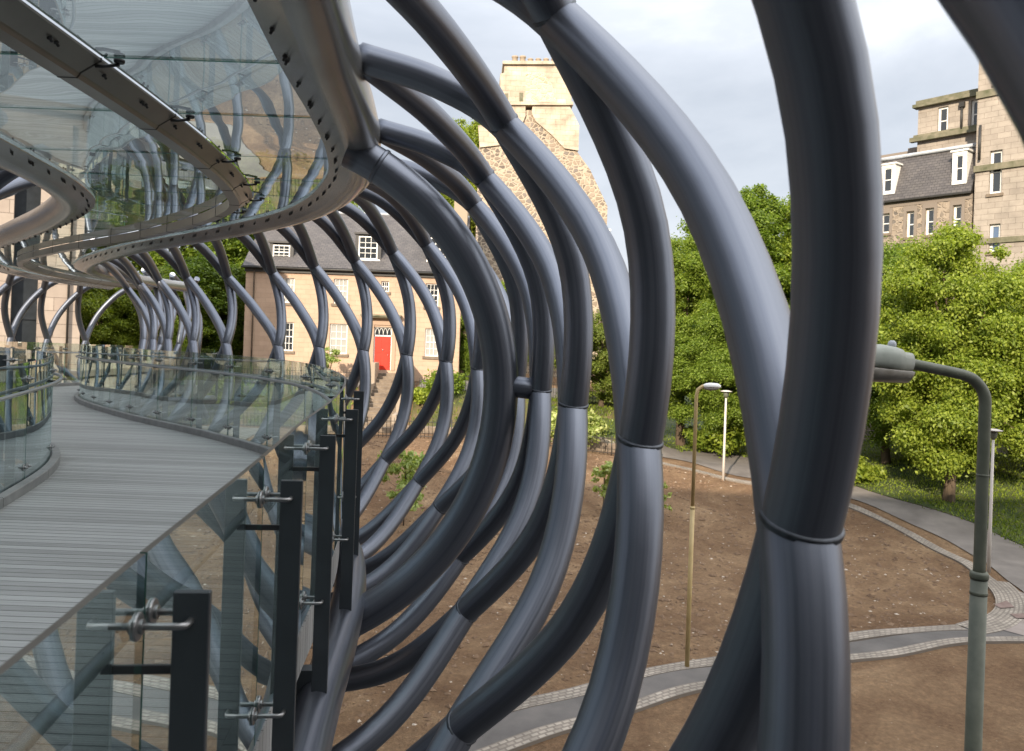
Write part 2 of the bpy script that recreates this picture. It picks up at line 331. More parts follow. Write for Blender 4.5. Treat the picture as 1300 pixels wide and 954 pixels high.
def soil_mat():
    m, nt, b = mat('bare_brown_soil'); mp = mapping(nt, None, (1, 1.0, 1))
    n = nd(nt, 'ShaderNodeTexNoise', i_Scale=.35, i_Detail=10, i_Roughness=.7, i_Distortion=.6); nt.links.new(mp.outputs[0], n.inputs['Vector'])
    r = ramp(nt, [(.3, (.125, .074, .043)), (.46, (.19, .118, .069)), (.58, (.25, .163, .096)), (.72, (.37, .26, .16))]); nt.links.new(n.outputs['Fac'], r.inputs[0])
    n2 = nd(nt, 'ShaderNodeTexNoise', i_Scale=9.0, i_Detail=6, i_Roughness=.8); nt.links.new(mp.outputs[0], n2.inputs['Vector'])
    r2 = ramp(nt, [(.34, (.68,)*3), (.52, (.97,)*3), (.68, (1.4, 1.37, 1.3))]); nt.links.new(n2.outputs['Fac'], r2.inputs[0])
    mx = nd(nt, 'ShaderNodeMix', data_type='RGBA', blend_type='MULTIPLY'); mx.inputs[0].default_value = .9; nt.links.new(r.outputs[0], mx.inputs[6]); nt.links.new(r2.outputs[0], mx.inputs[7])
    vo = nd(nt, 'ShaderNodeTexVoronoi', i_Scale=5.5); nt.links.new(mp.outputs[0], vo.inputs['Vector'])
    r3 = ramp(nt, [(.05, (1, 1, 1)), (.12, (0, 0, 0))]); nt.links.new(vo.outputs['Distance'], r3.inputs[0])
    sp = nt.nodes.new('ShaderNodeSeparateColor'); nt.links.new(vo.outputs['Color'], sp.inputs[0])
    th = nd(nt, 'ShaderNodeMath', operation='GREATER_THAN'); th.inputs[1].default_value = .72; nt.links.new(sp.outputs[1], th.inputs[0])
    mm = nd(nt, 'ShaderNodeMath', operation='MULTIPLY'); nt.links.new(th.outputs[0], mm.inputs[0]); nt.links.new(r3.outputs[0], mm.inputs[1])
    mx2 = nd(nt, 'ShaderNodeMix', data_type='RGBA'); nt.links.new(mm.outputs[0], mx2.inputs[0]); nt.links.new(mx.outputs[2], mx2.inputs[6]); mx2.inputs[7].default_value = (.42, .34, .25, 1)
    nt.links.new(mx2.outputs[2], b.inputs['Base Color']); b.inputs['Roughness'].default_value = .95; b.inputs['Specular IOR Level'].default_value = .15
    bp = nd(nt, 'ShaderNodeBump', i_Strength=1.0, i_Distance=.09); nt.links.new(n2.outputs['Fac'], bp.inputs['Height']); nt.links.new(bp.outputs[0], b.inputs['Normal']); return m
M['soil'] = soil_mat()
M['lawn'] = noise_mat('rough_grass', [(.025, .042, .010), (.05, .07, .016), (.09, .095, .03)], 1.2, .9, detail=10, bump=.08, bscale=14)
M['bank'] = noise_mat('patchy_bank_grass', [(.15, .10, .06), (.10, .085, .035), (.05, .065, .018), (.065, .08, .02)], .9, .95, detail=10, bump=.08, bscale=12)
M['road_d'] = noise_mat('dark_road_asphalt', [(.035, .034, .034), (.06, .058, .056)], .7, .8, detail=8)
M['asphalt'] = noise_mat('worn_asphalt', [(.12, .105, .095), (.17, .15, .135), (.22, .195, .175)], .7, .85, detail=10, bump=.006, bscale=60)
M['asphalt_l'] = noise_mat('pale_asphalt', [(.13, .12, .11), (.19, .175, .155)], .7, .85, detail=10)
M['setts'] = brick_mat('pale_stone_setts', (.27, .23, .19), (.37, .325, .27), (.2, .17, .14), .19, .11, .022, bump=.012, stain=(.55, 1.2))
M['patch'] = noise_mat('brick_paving', [(.14, .09, .075), (.22, .16, .14)], 4, .85)
M['pink'] = noise_mat('pinkish_paving', [(.2, .165, .145), (.28, .24, .215)], 2, .85, detail=8)
M['lampgreen'] = noise_mat('weathered_green_lamp_paint', [(.075, .085, .06), (.13, .135, .10)], 5, .55)
M['lamphead'] = noise_mat('chalky_grey_green_lamp_case', [(.24, .26, .22), (.34, .35, .31)], 5, .6)
M['lampbowl'] = noise_mat('dusty_lamp_bowl', [(.17, .15, .12), (.28, .26, .23)], 8, .3)
M['lampyel'] = noise_mat('yellow_brown_pole_paint', [(.4, .29, .12), (.52, .39, .19)], 3, .5)
M['lampwhite'] = plain('pale_grey_pole_paint', (.55, .5, .45), .5, var=.06)
M['darkstone'] = brick_mat('dark_shading_block_stone', (.085, .08, .075), (.11, .10, .095), (.05, .05, .045), 1.2, .6, .012)  # dark tone chosen so the added shading block reflects dark in the tubes
M['office'] = brick_mat('pale_office_stone', (.36, .29, .24), (.43, .36, .30), (.2, .16, .13), 1.2, .6, .012, stain=(.8, 1.1))
M['officed'] = plain('dark_office_glazing', (.03, .035, .04), .15, var=.2)

# ------------------------------------------------------------------ bridge plan: every curve is a function of depth y
G = Spline1([(-9, -1.3), (-6, -.98), (-3, -.85), (0, -.86), (1.45, -.93), (2.2, -1.01), (3.6, -1.13), (5.05, -1.3), (6.15, -1.40), (7.4, -1.56), (8.6, -1.85), (10.9, -2.95), (13, -4.75), (15.5, -7.3), (17.4, -9.0), (19.2, -10.4), (20.9, -11.4), (22.6, -12.0), (24.5, -12.3), (27, -12.1), (32, -10.9)])
GL = Spline1([(-9, -5.0), (-6, -4.65), (0, -4.5), (3, -4.55), (5, -4.7), (8, -5.2), (9.8, -5.75), (11, -6.45), (12.6, -8.1), (14.5, -10.2), (17, -12.3), (20, -13.9), (23, -14.55), (25, -14.65), (28, -14.4), (32, -13.3)])
BM = Spline1([(-9, -3.2), (-3, -2.75), (0, -2.7), (4.4, -2.86), (5.9, -2.92), (7.3, -3.02), (9.1, -3.3), (10.3, -3.7), (13.2, -6.0), (16.8, -9.9), (19, -11.9), (22, -13.2), (26, -13.5), (32, -12.2)])
BL = Spline1([(-9, -5.0), (-3, -4.4), (0, -4.3), (5, -4.65), (7.8, -5.12), (9.5, -5.5), (10.8, -6.05), (12.5, -7.3), (14.4, -9.0), (17.6, -11.9), (20, -13.4), (23, -14.5), (27, -14.7), (32, -13.6)])
ZG = Spline1([(-9, -.95), (-3, -.74), (0, -.68), (2.2, -.63), (3.6, -.58), (6, -.53), (9, -.43), (12, -.40), (15.5, -.43), (20, -.50), (26, -.62), (32, -.8)])     # glass top
def ZD(y): return ZG(y)-1.40                                                        # deck
ZR = Spline1([(-9, 1.5), (0, 1.6), (10, 1.6), (15, 1.54), (21, 1.43), (32, 1.3)])     # canopy underside
class Path:
    def __init__(s, X, Z, y0=-9, y1=31, step=.05):
        s.X = X; s.Z = Z; ys = np.arange(y0, y1+step, step); s.ys = ys
        s.p = [Vector((X(y), y, 0)) for y in ys]; L = [0]
        for i in range(1, len(ys)): L.append(L[-1]+(s.p[i]-s.p[i-1]).length)
        s.L = np.array(L)
    def y_at(s, l): return float(np.interp(l, s.L, s.ys))
    def l_at(s, y): return float(np.interp(y, s.ys, s.L))
    def frame(s, y, z=None):
        t = Vector((s.X(y+.05)-s.X(y-.05), .1, 0)).normalized(); n = Vector((t.y, -t.x, 0))
        return Vector((s.X(y), y, s.Z(y) if z is None else z)), t, n
pG = Path(G, ZG); pL = Path(GL, ZG); pM = Path(BM, ZR); pB = Path(BL, ZR)
UP = Vector((0, 0, 1))
def frames(path, y0, y1, dl=.25, off=0, zf=None):
    l0, l1 = path.l_at(y0), path.l_at(y1); n = max(2, int((l1-l0)/dl)); out = []
    for i in range(n+1):
        y = path.y_at(lerp(l0, l1, i/n)); p, t, nn = path.frame(y)
        z = p.z if zf is None else zf(y); out.append((Vector((p.x, p.y, z))+nn*off, nn, UP))
    return out

bridge = thing('footbridge', 'curving footbridge with grey plank deck inside a cage of crossing grey tubes', 'footbridge')
Y0, Y1 = -8.0, 30.0
# deck
mb = MB(); ys = np.arange(Y0, Y1+.01, .25); nx = 4
for y in ys:
    a, b = GL(y), G(y)
    for k in range(nx+1): mb.v.append((lerp(a, b, k/nx), y, ZD(y)))
    for k in range(nx+1): mb.v.append((lerp(a, b, k/nx), y, ZD(y)-.28))
w = 2*(nx+1)
for i in range(len(ys)-1):
    for k in range(nx):
        q = i*w+k; mb.face((q, q+1, q+1+w, q+w)); q += nx+1; mb.face((q, q+w, q+1+w, q+1))
    q = i*w; mb.face((q, q+w, q+w+nx+1, q+nx+1)); q += nx; mb.face((q, q+nx+1, q+w+nx+1, q+w))
mb.build('deck', M['deck'], bridge)
for path, sgn in ((pG, -1), (pL, 1)):
    mb = MB(); l0, l1 = path.l_at(Y0), path.l_at(Y1); n = int((l1-l0)/1.45)
    for i in range(n):
        ya, yb = path.y_at(l0+i*1.45+.006), path.y_at(l0+(i+1)*1.45-.006)
        fr = frames(path, ya, yb, .24, sgn*.075, ZD); mb.sweep(fr, [(-.05, -.01), (-.05, .095), (-.042, .105), (.042, .105), (.05, .095), (.05, -.01)])
    mb.build('kerb', M['kerb'], bridge)
# lower chords
for path, sgn in ((pG, 1), (pL, -1)):
    mb = MB(); fr = frames(path, Y0, Y1, .4, sgn*.12, lambda y: ZD(y)-.5)
    mb.tube([f[0] for f in fr], .15, 24); mb.build('lower_chord', M['tube'], bridge)
# cross beams under the deck
for l in np.arange(pG.l_at(Y0)+.5, pG.l_at(Y1), 3.2):
    y = pG.y_at(l); p, t, n = pG.frame(y); dist = min((Vector((GL(yy), yy, 0))-Vector((p.x, p.y, 0))).length for yy in np.arange(y-3, y+6, .2))
    a = Vector((p.x, p.y, ZD(y)-.42))+n*.1; b = a-n*(dist+.2); d = (b-a).normalized()
    mb = MB(); mb.box((a+b)/2, d, d.cross(UP), UP, (b-a).length/2, .05, .13); mb.build('cross_beam', M['post'], bridge)

# ---------------- lattice nodes, outer (right) side
RT = .1
Mn = {-3: Vector((.78, -2.6, -.5)), -2: Vector((.80, -1.0, -.5)), -1: Vector((.82, .72, -.48))}
for i, (px, py, d) in enumerate([(1013, 678, 2.0), (811, 568, 3.5), (727, 519, 5.3), (686, 499, 7.1), (655, 485, 8.8), (607, 471, 10.3), (566, 461, 11.7), (516, 453, 12.9), (461, 447, 14.0), (405, 443, 14.9), (353, 441, 15.9), (287, 438, 17.0), (245, 435, 18.3), (213, 433, 19.7), (194, 433, 21.2), (182, 433, 22.8), (190, 436, 24.4), (203, 439, 26.0), (227, 438, 27.5), (252, 439, 29.0), (268, 441, 30.2)]):
    Mn[i] = P(px, py, d)
Tn = {-2.5: Vector((.36, -1.6, 1.38)), -1.5: Vector((.36, -.1, 1.38)), -.5: Vector((.25, 1.50, 1.34))}
for i, (px, py, d) in enumerate([(708, 25, 3.4), (643, 162, 5.25), (617, 229, 7.0), (603, 262, 8.5), (572, 292, 10.2), (542, 311, 11.8), (499, 321, 13.1), (451, 332, 14.4), (399, 339, 15.4), (346, 347, 16.4), (289, 352, 17.6), (237, 353, 19.0), (202, 357, 20.4), (178, 361, 22.0), (162, 367, 23.7), (178, 366, 25.2), (198, 366, 26.8), (218, 368, 28.2), (236, 370, 29.5)]):
    Tn[i+.5] = P(px, py, d)
def nrmM(ks, D, i):
    a = D[max(i-1, ks[0])]; b = D[min(i+1, ks[-1])]; t = (b-a); t.z = 0; t.normalize(); return Vector((t.y, -t.x, 0))
ks = sorted(Mn); Ln = {}; Un = {}; Kn = {}
for i in ks:
    n = nrmM(ks, Mn, i)
    if i < ks[-1]:
        mid = (Mn[i]+Mn[i+1])/2; n2 = (n+nrmM(ks, Mn, i+1)).normalized()
        q = mid-n2*(.72 if i < 8 else .8); q.z = (-2.15 if i < 3 else -2.06); Ln[i+.5] = q
for k_, (px, py, d) in {2.5: (590, 778, 6.2), 3.5: (583, 708, 7.9), 4.5: (556, 647, 9.5), 5.5: (530, 614, 11.0), 6.5: (488, 586, 12.3)}.items(): Ln[k_] = P(px, py, d)
for i in ks:
    # nearest point of the glass line
    best = min(pG.ys[::4], key=lambda y: (Vector((G(y), y, 0))-Vector((Mn[i].x, Mn[i].y, 0))).length)
    if i < 0: best = Mn[i].y
    elif i < 5: best = Mn[i].y-.05
    p, t, n = pG.frame(best); f_ = min(1, max(0, (i-3)/3)); Un[i] = p+n*lerp(.24, .02, f_); Un[i].z = ZR(best)+lerp(.24, .52, f_); Kn[i] = p-n*.25; Kn[i].z = ZD(best)-1.25
def bulged(nodes, ns, Rc):
    out = []
    for i in range(len(nodes)):
        out.append(nodes[i])
        if i < len(nodes)-1:
            a, b = nodes[i], nodes[i+1]; n = ns[i]; c = b-a; c2 = Vector((c.dot(n), c.z)); L = c2.length
            side = Vector((-c2.y, c2.x)).normalized()
            if side.x < 0 and abs(side.x) > .05: side = -side
            if abs(c2.x) > abs(c2.y)*3: side = side if side.y > 0 else -side
            out.append((a+b)/2+(n*side.x+UP*side.y)*(L*L/(8*Rc)))
    return out
first = {}
def lattice(Mn, Tn, Ln, Un, Kn, sg, r, Rc, parent, joints=True):
    ks = sorted(Mn)
    for fam in (0, 1):
        for i in ks:
            st = 1 if fam == 0 else -1
            seq = [(Un, i+st), (Tn, i+.5*st), (Mn, i), (Ln, i-.5*st), (Kn, i-st)]
            nodes = []; keys = []
            for D, k in seq:
                if k in D: nodes.append(D[k]); keys.append((D is Un, D is Kn))
            if len(nodes) < (5 if sg < 0 or i > 10 else 4): continue
            nn = nrmM(ks, Mn, i)*sg
            full = bulged(nodes, [nn]*len(nodes), Rc)
            # end kink for the bottom piece: turn under the deck
            pts = catmull(full, 7)
            dist = min(p.length for p in pts); seg = 40 if dist < 5 else (24 if dist < 12 else 14)
            mb = MB(); mb.tube(pts, r*(1.0 if fam == 0 else .985), seg); o = mb.build('lattice_tube', M['tube'], parent)
            if joints and dist < 16:
                # weld collars where this tube meets the crossing one
                if fam == 1:
                    for nd_ in nodes[1:-1]:
                        j = min(range(len(pts)), key=lambda q: (pts[q]-nd_).length)
                        if 0 < j < len(pts)-1:
                            t = (pts[j+1]-pts[j-1]).normalized(); c = pts[j]-t*.035
                            w = MB(); rr = r*1.0
                            w.lathe(c-t*.012, t, [(rr-.003, 0), (rr+.003, .004), (rr+.0055, .009), (rr+.002, .014), (rr+.0045, .019), (rr-.003, .025)], seg)
                            w.build('weld_seam', M['weld'], o)
lattice(Mn, Tn, Ln, Un, Kn, 1, RT, 2.1, bridge)
# inner (left) side, mirrored rule
Ml = {}; Tl = {}; Ll = {}; Ul = {}; Kl = {}
i = 0; l = pL.l_at(-5.5)
while l < pL.l_at(30.6):
    y = pL.y_at(l); p, t, n = pL.frame(y); Ml[i] = p-n*1.45+UP*(.12); Ul[i] = p-n*.1; Ul[i].z = ZR(y)+.5; Kl[i] = p+n*.25; Kl[i].z = ZD(y)-1.2
    y2 = pL.y_at(l+.85); p, t, n = pL.frame(y2); q = p-n*1.0; q.z = ZR(y2)-.2; Tl[i+.5] = q; q = p-n*.75; q.z = ZD(y2)-.15; Ll[i+.5] = q
    l += 1.7; i += 1
lattice(Ml, Tl, Ll, Ul, Kl, -1, RT, 2.1, bridge)
# big arch rib with its stub
top = P(462, 200, 6.95); bot = P(436, 792, 7.05); ext = P(634, 455, 7.15)
def circ(a, b, c, n, over0=0, over1=0):
    ab = b-a; ac = c-a; X = ab.cross(ac); ctr = a+(X.cross(ab)*ac.length_squared+ac.cross(X)*ab.length_squared)/(2*X.length_squared)
    u = (a-ctr); Rr = u.length; u.normalize(); w_ = X.normalized().cross(u)
    ang = lambda p: math.atan2((p-ctr).dot(w_), (p-ctr).dot(u)) % (2*PI)
    e = ang(c); return [ctr+(u*math.cos(t)+w_*math.sin(t))*Rr for t in np.linspace(-over0, e+over1, n)]
mb = MB(); arcp = circ(top, ext, bot, 40, .06, .02); mb.tube(arcp, .158, 36); rib = mb.build('arch_rib', M['tube'], bridge)
j = min(range(len(arcp)), key=lambda q: (arcp[q]-Mn[3]).length); mb = MB()
j = min(range(len(arcp)), key=lambda q: abs(arcp[q].z-P(640, 497, 7.15).z)+(5 if arcp[q].x < -.4 else 0)); mb.tube([arcp[j], arcp[j].lerp(P(684, 495, 7.12), .5), P(684, 495, 7.12)], .097, 24); mb.build('connector_stub', M['tube'], rib)
for c_, t_ in ((arcp[-2], (arcp[-1]-arcp[-3]).normalized()), (arcp[2], (arcp[3]-arcp[1]).normalized())):
    w = MB(); w.lathe(c_, t_, [(.158, 0), (.166, .006), (.168, .02), (.166, .034), (.158, .04)], 36); w.build('weld_seam', M['tube'], rib)

# ------------------------------------------------------------------ canopy
canopy = thing('glass_canopy', 'clear glass roof of the footbridge carried on bolted curving steel beams', 'glass canopy')
pRprof = [(-.24, .085), (-.235, .075), (-.05, .012), (-.035, .0), (-.028, -.002), (.0, -.018), (.07, -.03), (.14, -.022), (.20, .01), (.245, .07), (.262, .14), (.26, .21), (.23, .28), (.17, .32), (.08, .32), (-.03, .16), (-.06, .10)]
YC = 28.4
mb = MB(); mb.sweep(frames(pG, Y0, YC, .14, .0, ZR), pRprof, sm=True)
beamR = mb.build('roof_beam', M['beam'], canopy)
mb = MB(); mb.sweep(frames(pB, Y0, YC, .14, .0, ZR), [(-o, z) for o, z in pRprof], sm=True); beamL = mb.build('roof_beam', M['beam'], canopy)
for bo in (beamR, beamL):
    try:
        bpy.context.view_layer.objects.active = bo
        me = bo.data
        ed = me.edges
        # sharp creases where the flange meets the fascia
        import bmesh
        bm = bmesh.new(); bm.from_mesh(me)
        for e in bm.edges:
            if len(e.link_faces) == 2 and e.calc_face_angle(0) > R(33): e.smooth = False
        bm.to_mesh(me); bm.free()
    except Exception as ex: print(ex)
mb = MB(); mb.sweep(frames(pM, Y0, YC, .14, 0, ZR), [(-.085, -.03), (.035, -.03), (.05, -.012), (.055, 0), (.185, .085), (.185, .10), (-.085, .10)]); spine = mb.build('spine_beam', M['spine'], canopy)
# joints of the spine beam, bolts
jy = [-6.6+1.2*k for k in range(5)]
paneY = [-7.9, -6.4, -4.9, -3.4, -1.9, -.4, 1.1, 2.6, 3.9, 5.05, 6.3, 7.75, 8.9, 9.9, 10.9, 11.8, 12.7, 13.6, 14.5, 15.5, 16.5, 17.5, 18.6, 19.8, 21.0, 22.4, 24.0, 25.5, 27.0, 28.3]
bolt = MB(); bolt.lathe((0, 0, 0), (0, 0, -1), [(.015, -.004), (.016, .006), (.012, .009), (.009, .010), (.009, .028), (.004, .031)], 10)
proto = bolt.build('bolt', M['bolt'], beamR); first_used = [False]
def put_bolt(parent, pos, nrm):
    z = Vector(nrm).normalized(); q = Vector((0, 0, 1)).rotation_difference(z)
    mt = Matrix.Translation(pos) @ q.to_matrix().to_4x4()
    if not first_used[0]:
        proto.matrix_local = mt; first_used[0] = True; return
    copy_obj(proto, parent, mt)
def bolts(path, parent, o, dz, nrm, y0, y1, pitch, pairs=True):
    l = path.l_at(y0); k = 0
    while l < path.l_at(y1):
        for dd in ((-.035, .035) if (pairs and k % 2) else (0,)):
            y = path.y_at(l+dd); p, t, n = path.frame(y, ZR(path.y_at(l+dd))); put_bolt(parent, p+n*o+UP*dz, n*nrm[0]+UP*nrm[1])
        l += pitch; k += 1
def bolts2(path, parent, o, dz, nrm, y0, y1, pitch): bolts(path, parent, o, dz, nrm, y0, y1, pitch)
bolts(pG, beamR, -.16, .047, (.34, 1), 1.6, 19, .46)
bolts(pM, spine, .125, .045, (-.6, 1), 1.5, 19, .62)
bolts(pB, beamL, .16, .047, (-.34, 1), 4, 22, .46)
for y in paneY:
    mb = MB(); mb.sweep(frames(pM, y-.007, y+.007, .01, 0, ZR), [(-.088, -.033), (.036, -.033), (.052, -.014), (.057, -.002), (.188, .083), (.188, .103), (-.088, .103)]); mb.build('joint_plate', M['bolt'], spine)
def pane(pa, oa, pb, ob, ya, yb, dz):
    mb = MB(); n = 8; g = .010; T = .016
    def pt(path, off, y, z):
        p, t, nn = path.frame(y); x = p.x+off/max(.35, nn.x) ; return Vector((x, y, ZR(y)+z))
    yy = [lerp(ya+g, yb-g, k/n) for k in range(n+1)]
    A = [pt(pa, oa, y, dz) for y in yy]; B = [pt(pb, ob, y, dz) for y in yy]
    for k in range(n):
        mb.quad(A[k], B[k], B[k+1], A[k+1]); mb.quad(A[k]+UP*T, A[k+1]+UP*T, B[k+1]+UP*T, B[k]+UP*T)
        mb.quad(A[k], A[k+1], A[k+1]+UP*T, A[k]+UP*T, mi=1); mb.quad(B[k], B[k]+UP*T, B[k+1]+UP*T, B[k+1], mi=1)
    mb.quad(A[0], A[0]+UP*T, B[0]+UP*T, B[0], mi=1); mb.quad(A[n], B[n], B[n]+UP*T, A[n]+UP*T, mi=1)
    # merge by distance so that normals agree
    o = mb.build('roof_pane', [M['roofglass'], M['edge']], canopy)
    import bmesh
    bm = bmesh.new(); bm.from_mesh(o.data); bmesh.ops.remove_doubles(bm, verts=bm.verts, dist=.0005); bmesh.ops.recalc_face_normals(bm, faces=bm.faces); bm.to_mesh(o.data); bm.free()
for k in range(len(paneY)-1):
    pane(pM, .20, pG, -.12, paneY[k], paneY[k+1], .105)
    pane(pB, .12, pM, -.10, paneY[k], paneY[k+1], .105)
# spider brackets standing on the spine beam, holding the right-hand panes
for y in paneY[7:20]:
    p, t, n = pM.frame(y); mb = MB()
    c = p+n*.30+UP*.085
    mb.tube([p+n*.15+UP*.05, p+n*.2+UP*.05, c-UP*.02], .012, 8); mb.lathe(c, UP, [(.03, -.01), (.034, 0), (.034, .012), (.02, .016)], 12); mb.build('spider_bracket', M['bolt'], canopy)

# ------------------------------------------------------------------ balustrades
def balustrade(path, sgn, label, ystart, joint_y, n_back, n_fwd, pitch):
    root = thing('glass_balustrade', label, 'balustrade', 'glass balustrades of the footbridge')
    l0 = path.l_at(joint_y)
    ls = [l0+pitch*k for k in range(-n_back, n_fwd+1)]
    H0, T = 1.34, .021
    for k in range(len(ls)-1):
        mb = MB(); n = 6; g = .007; rows = []
        for q in range(n+1):
            y = path.y_at(lerp(ls[k]+g, ls[k+1]-g, q/n)); p, t, nn = path.frame(y)
            zt = p.z; zb = ZD(y)+.06; rows.append((p-nn*T/2, p+nn*T/2, zt, zb))
        def V(v, z): return Vector((v.x, v.y, z))
        for q in range(n):
            a, b, zt, zb = rows[q]; c, d, zt2, zb2 = rows[q+1]
            mb.quad(V(a, zb), V(a, zt), V(c, zt2), V(c, zb2)); mb.quad(V(b, zb), V(d, zb2), V(d, zt2), V(b, zt))
            mb.quad(V(a, zt), V(b, zt), V(d, zt2), V(c, zt2), mi=2); mb.quad(V(a, zb), V(c, zb2), V(d, zb2), V(b, zb), mi=1)
        a, b, zt, zb = rows[0]; mb.quad(V(a, zb), V(b, zb), V(b, zt), V(a, zt), mi=1)
        a, b, zt, zb = rows[n]; mb.quad(V(a, zb), V(a, zt), V(b, zt), V(b, zb), mi=1)
        o = mb.build('glass_panel', [M['glass'], M['edge'], M['topedge']], root)
        import bmesh
        bm = bmesh.new(); bm.from_mesh(o.data); bmesh.ops.remove_doubles(bm, verts=bm.verts, dist=.0005); bmesh.ops.recalc_face_normals(bm, faces=bm.faces)
        for f in bm.faces: f.smooth = f.material_index == 0
        for e in bm.edges:
            if len(e.link_faces) == 2 and e.calc_face_angle(0) > R(40): e.smooth = False
        bm.to_mesh(o.data); bm.free()
    # one post and one clamp, then copies
    pm = MB(); pm.box((0, 0, -1.055), (1, 0, 0), (0, 1, 0), UP, .05, .0125, .95, bev=.003)
    post0 = pm.build('post', M['post'], root)
    cm = MB()
    for s in (-1, 1):
        cm.tube([(0, s*.010, 0), (0, s*.035, 0), (-.004, s*.052, 0), (-.018, s*.058, 0), (-.20, s*.058, 0)], .0105, 10)
        cm.lathe((-.150, s*.058, 0), (1, 0, 0), [(.014, -.030), (.017, -.028), (.017, -.009), (.037, -.009), (.039, -.006), (.039, -.002), (.016, -.001), (.016, .010)], 20, sm=False)
        cm.lathe((-.128, s*.058, 0), (1, 0, 0), [(.016, -.001), (.039, .001), (.039, .005), (.037, .008), (.020, .010), (.020, .018), (.013, .020)], 20, sm=False)
    clamp0 = cm.build('clamp', M['clampsteel'], post0)
    used = False
    for k, l in enumerate(ls):
        y = path.y_at(l); p, t, n = path.frame(y); n = n*sgn
        mt = Matrix.Identity(4); tt = UP.cross(n)
        for r_, v in enumerate((n, tt, UP)):
            for c_ in range(3): mt[c_][r_] = v[c_]
        mt.translation = p+n*.139
        if not used: post = post0; used = True; post.matrix_local = mt; cl = clamp0
        else: post = copy_obj(post0, root, mt); cl = copy_obj(clamp0, post)
        cl.matrix_local = Matrix.Translation((0, 0, -.185)); cl2 = copy_obj(clamp0, post, Matrix.Translation((0, 0, -1.17)))
        if k % 1 == 0:   # arm through the joint that carries the handrail
            if not k: 
                am = MB(); am.box((-.115, 0, -.325), (1, 0, 0), (0, 1, 0), UP, .125, .006, .013, bev=.002); am.tube([(-.24, 0, -.325), (-.241, 0, -.28)], .008, 8); arm0 = am.build('handrail_arm', M['bolt'], post)
            else: copy_obj(arm0, post)
    mb = MB(); ya, yb = path.y_at(ls[0]), path.y_at(ls[-1]); fr = frames(path, ya, yb, .2, -sgn*.102, lambda y: ZG(y)-.30)
    mb.tube([f[0] for f in fr], .021, 14); mb.build('handrail', M['rail'], root)
    return root
balustrade(pG, 1, 'glass balustrade nearest the viewer, winding away on the outer right edge of the deck', 0, 2.2, 5, 22, 1.44)
balustrade(pL, -1, 'glass balustrade along the far left edge of the deck', 0, 7.4, 8, 17, 1.44)

# ------------------------------------------------------------------ terrain
def H(x, y):
    h = -7.5+1.25*ss(28, 42, y)+.95*ss(11, -2, x)*ss(22, 40, y)
    h += 2.1*ss(43.3, 45.8, y)*ss(10, 6.5, x)+.5*ss(46, 48.5, y)*ss(10, 6.5, x)
    h += .9*ss(31, 44, y)*ss(13, 20, x-(.25*(y-30)))
    h += 4.5*ss(52, 85, y)
    if -8.9 < x < -5.7 and 42.6 < y < 49.2: h = min(h, -5.3+(y-43)*.42)
    return h
def Hn(x, y):    # small unevenness
    return H(x, y)+.05*math.sin(x*1.3+y*.7)*math.sin(y*1.1-x*.4)*(1 if y < 44 else .2)
def hit(px, py):
    r = ray(px, py); t = 5.0
    for _ in range(4000):
        if (r*t).z <= H((r*t).x, (r*t).y): break
        t += .05
    return r*t
mb = MB()
xs = [-400, -150, -70]+list(np.arange(-45, 50.1, .5))+[70, 150, 400]; yv = [-300, -100, -40]+list(np.arange(-14, 62.1, .5))+[70, 80, 95, 150, 300, 800]
for y in yv:
    for x in xs: mb.v.append((x, y, Hn(x, y)))
nX = len(xs)
for j in range(len(yv)-1):
    for i in range(nX-1):
        q = j*nX+i; mb.face((q, q+1, q+1+nX, q+nX), sm=True)
tag(mb.build('ground', M['soil']), kind='structure')
def strip(name, line, w0, w1, m, dz, label=None, cat=None, kind='structure', z2=None, uvs=1.0):
    """sheet or kerb following a ground line; line: list of Vector; offsets to the left (+)"""
    pts = catmull([(p.x, p.y, 0) for p in line], 14); mb = MB(); prev = None; L = 0; rows = []
    for i, p in enumerate(pts):
        t = (pts[min(i+1, len(pts)-1)]-pts[max(i-1, 0)]).normalized(); n = Vector((-t.y, t.x, 0))
        if i: L += (p-pts[i-1]).length
        K = 5; rows.append([(p+n*lerp(w0, w1, k/K), L, lerp(w0, w1, k/K)) for k in range(K+1)])
    for i in range(len(rows)-1):
        for k in range(5):
            q = [rows[i][k], rows[i][k+1], rows[i+1][k+1], rows[i+1][k]]
            mb.quad(*[Vector((a.x, a.y, Hn(a.x, a.y)+dz)) for a, _, _ in q], uv=[(l_*uvs, w_*uvs) for _, l_, w_ in q])
        if z2 is not None:
            for k in (0, 5):
                a, b = rows[i][k][0], rows[i+1][k][0]
                mb.quad(Vector((a.x, a.y, Hn(a.x, a.y)+dz)), Vector((b.x, b.y, Hn(b.x, b.y)+dz)), Vector((b.x, b.y, Hn(b.x, b.y)+z2)), Vector((a.x, a.y, Hn(a.x, a.y)+z2)))
    o = mb.build(name, m)
    import bmesh
    bm = bmesh.new(); bm.from_mesh(o.data); bmesh.ops.remove_doubles(bm, verts=bm.verts, dist=.0005); bmesh.ops.recalc_face_normals(bm, faces=bm.faces); bm.to_mesh(o.data); bm.free()
    return tag(o, label, cat, kind=kind)
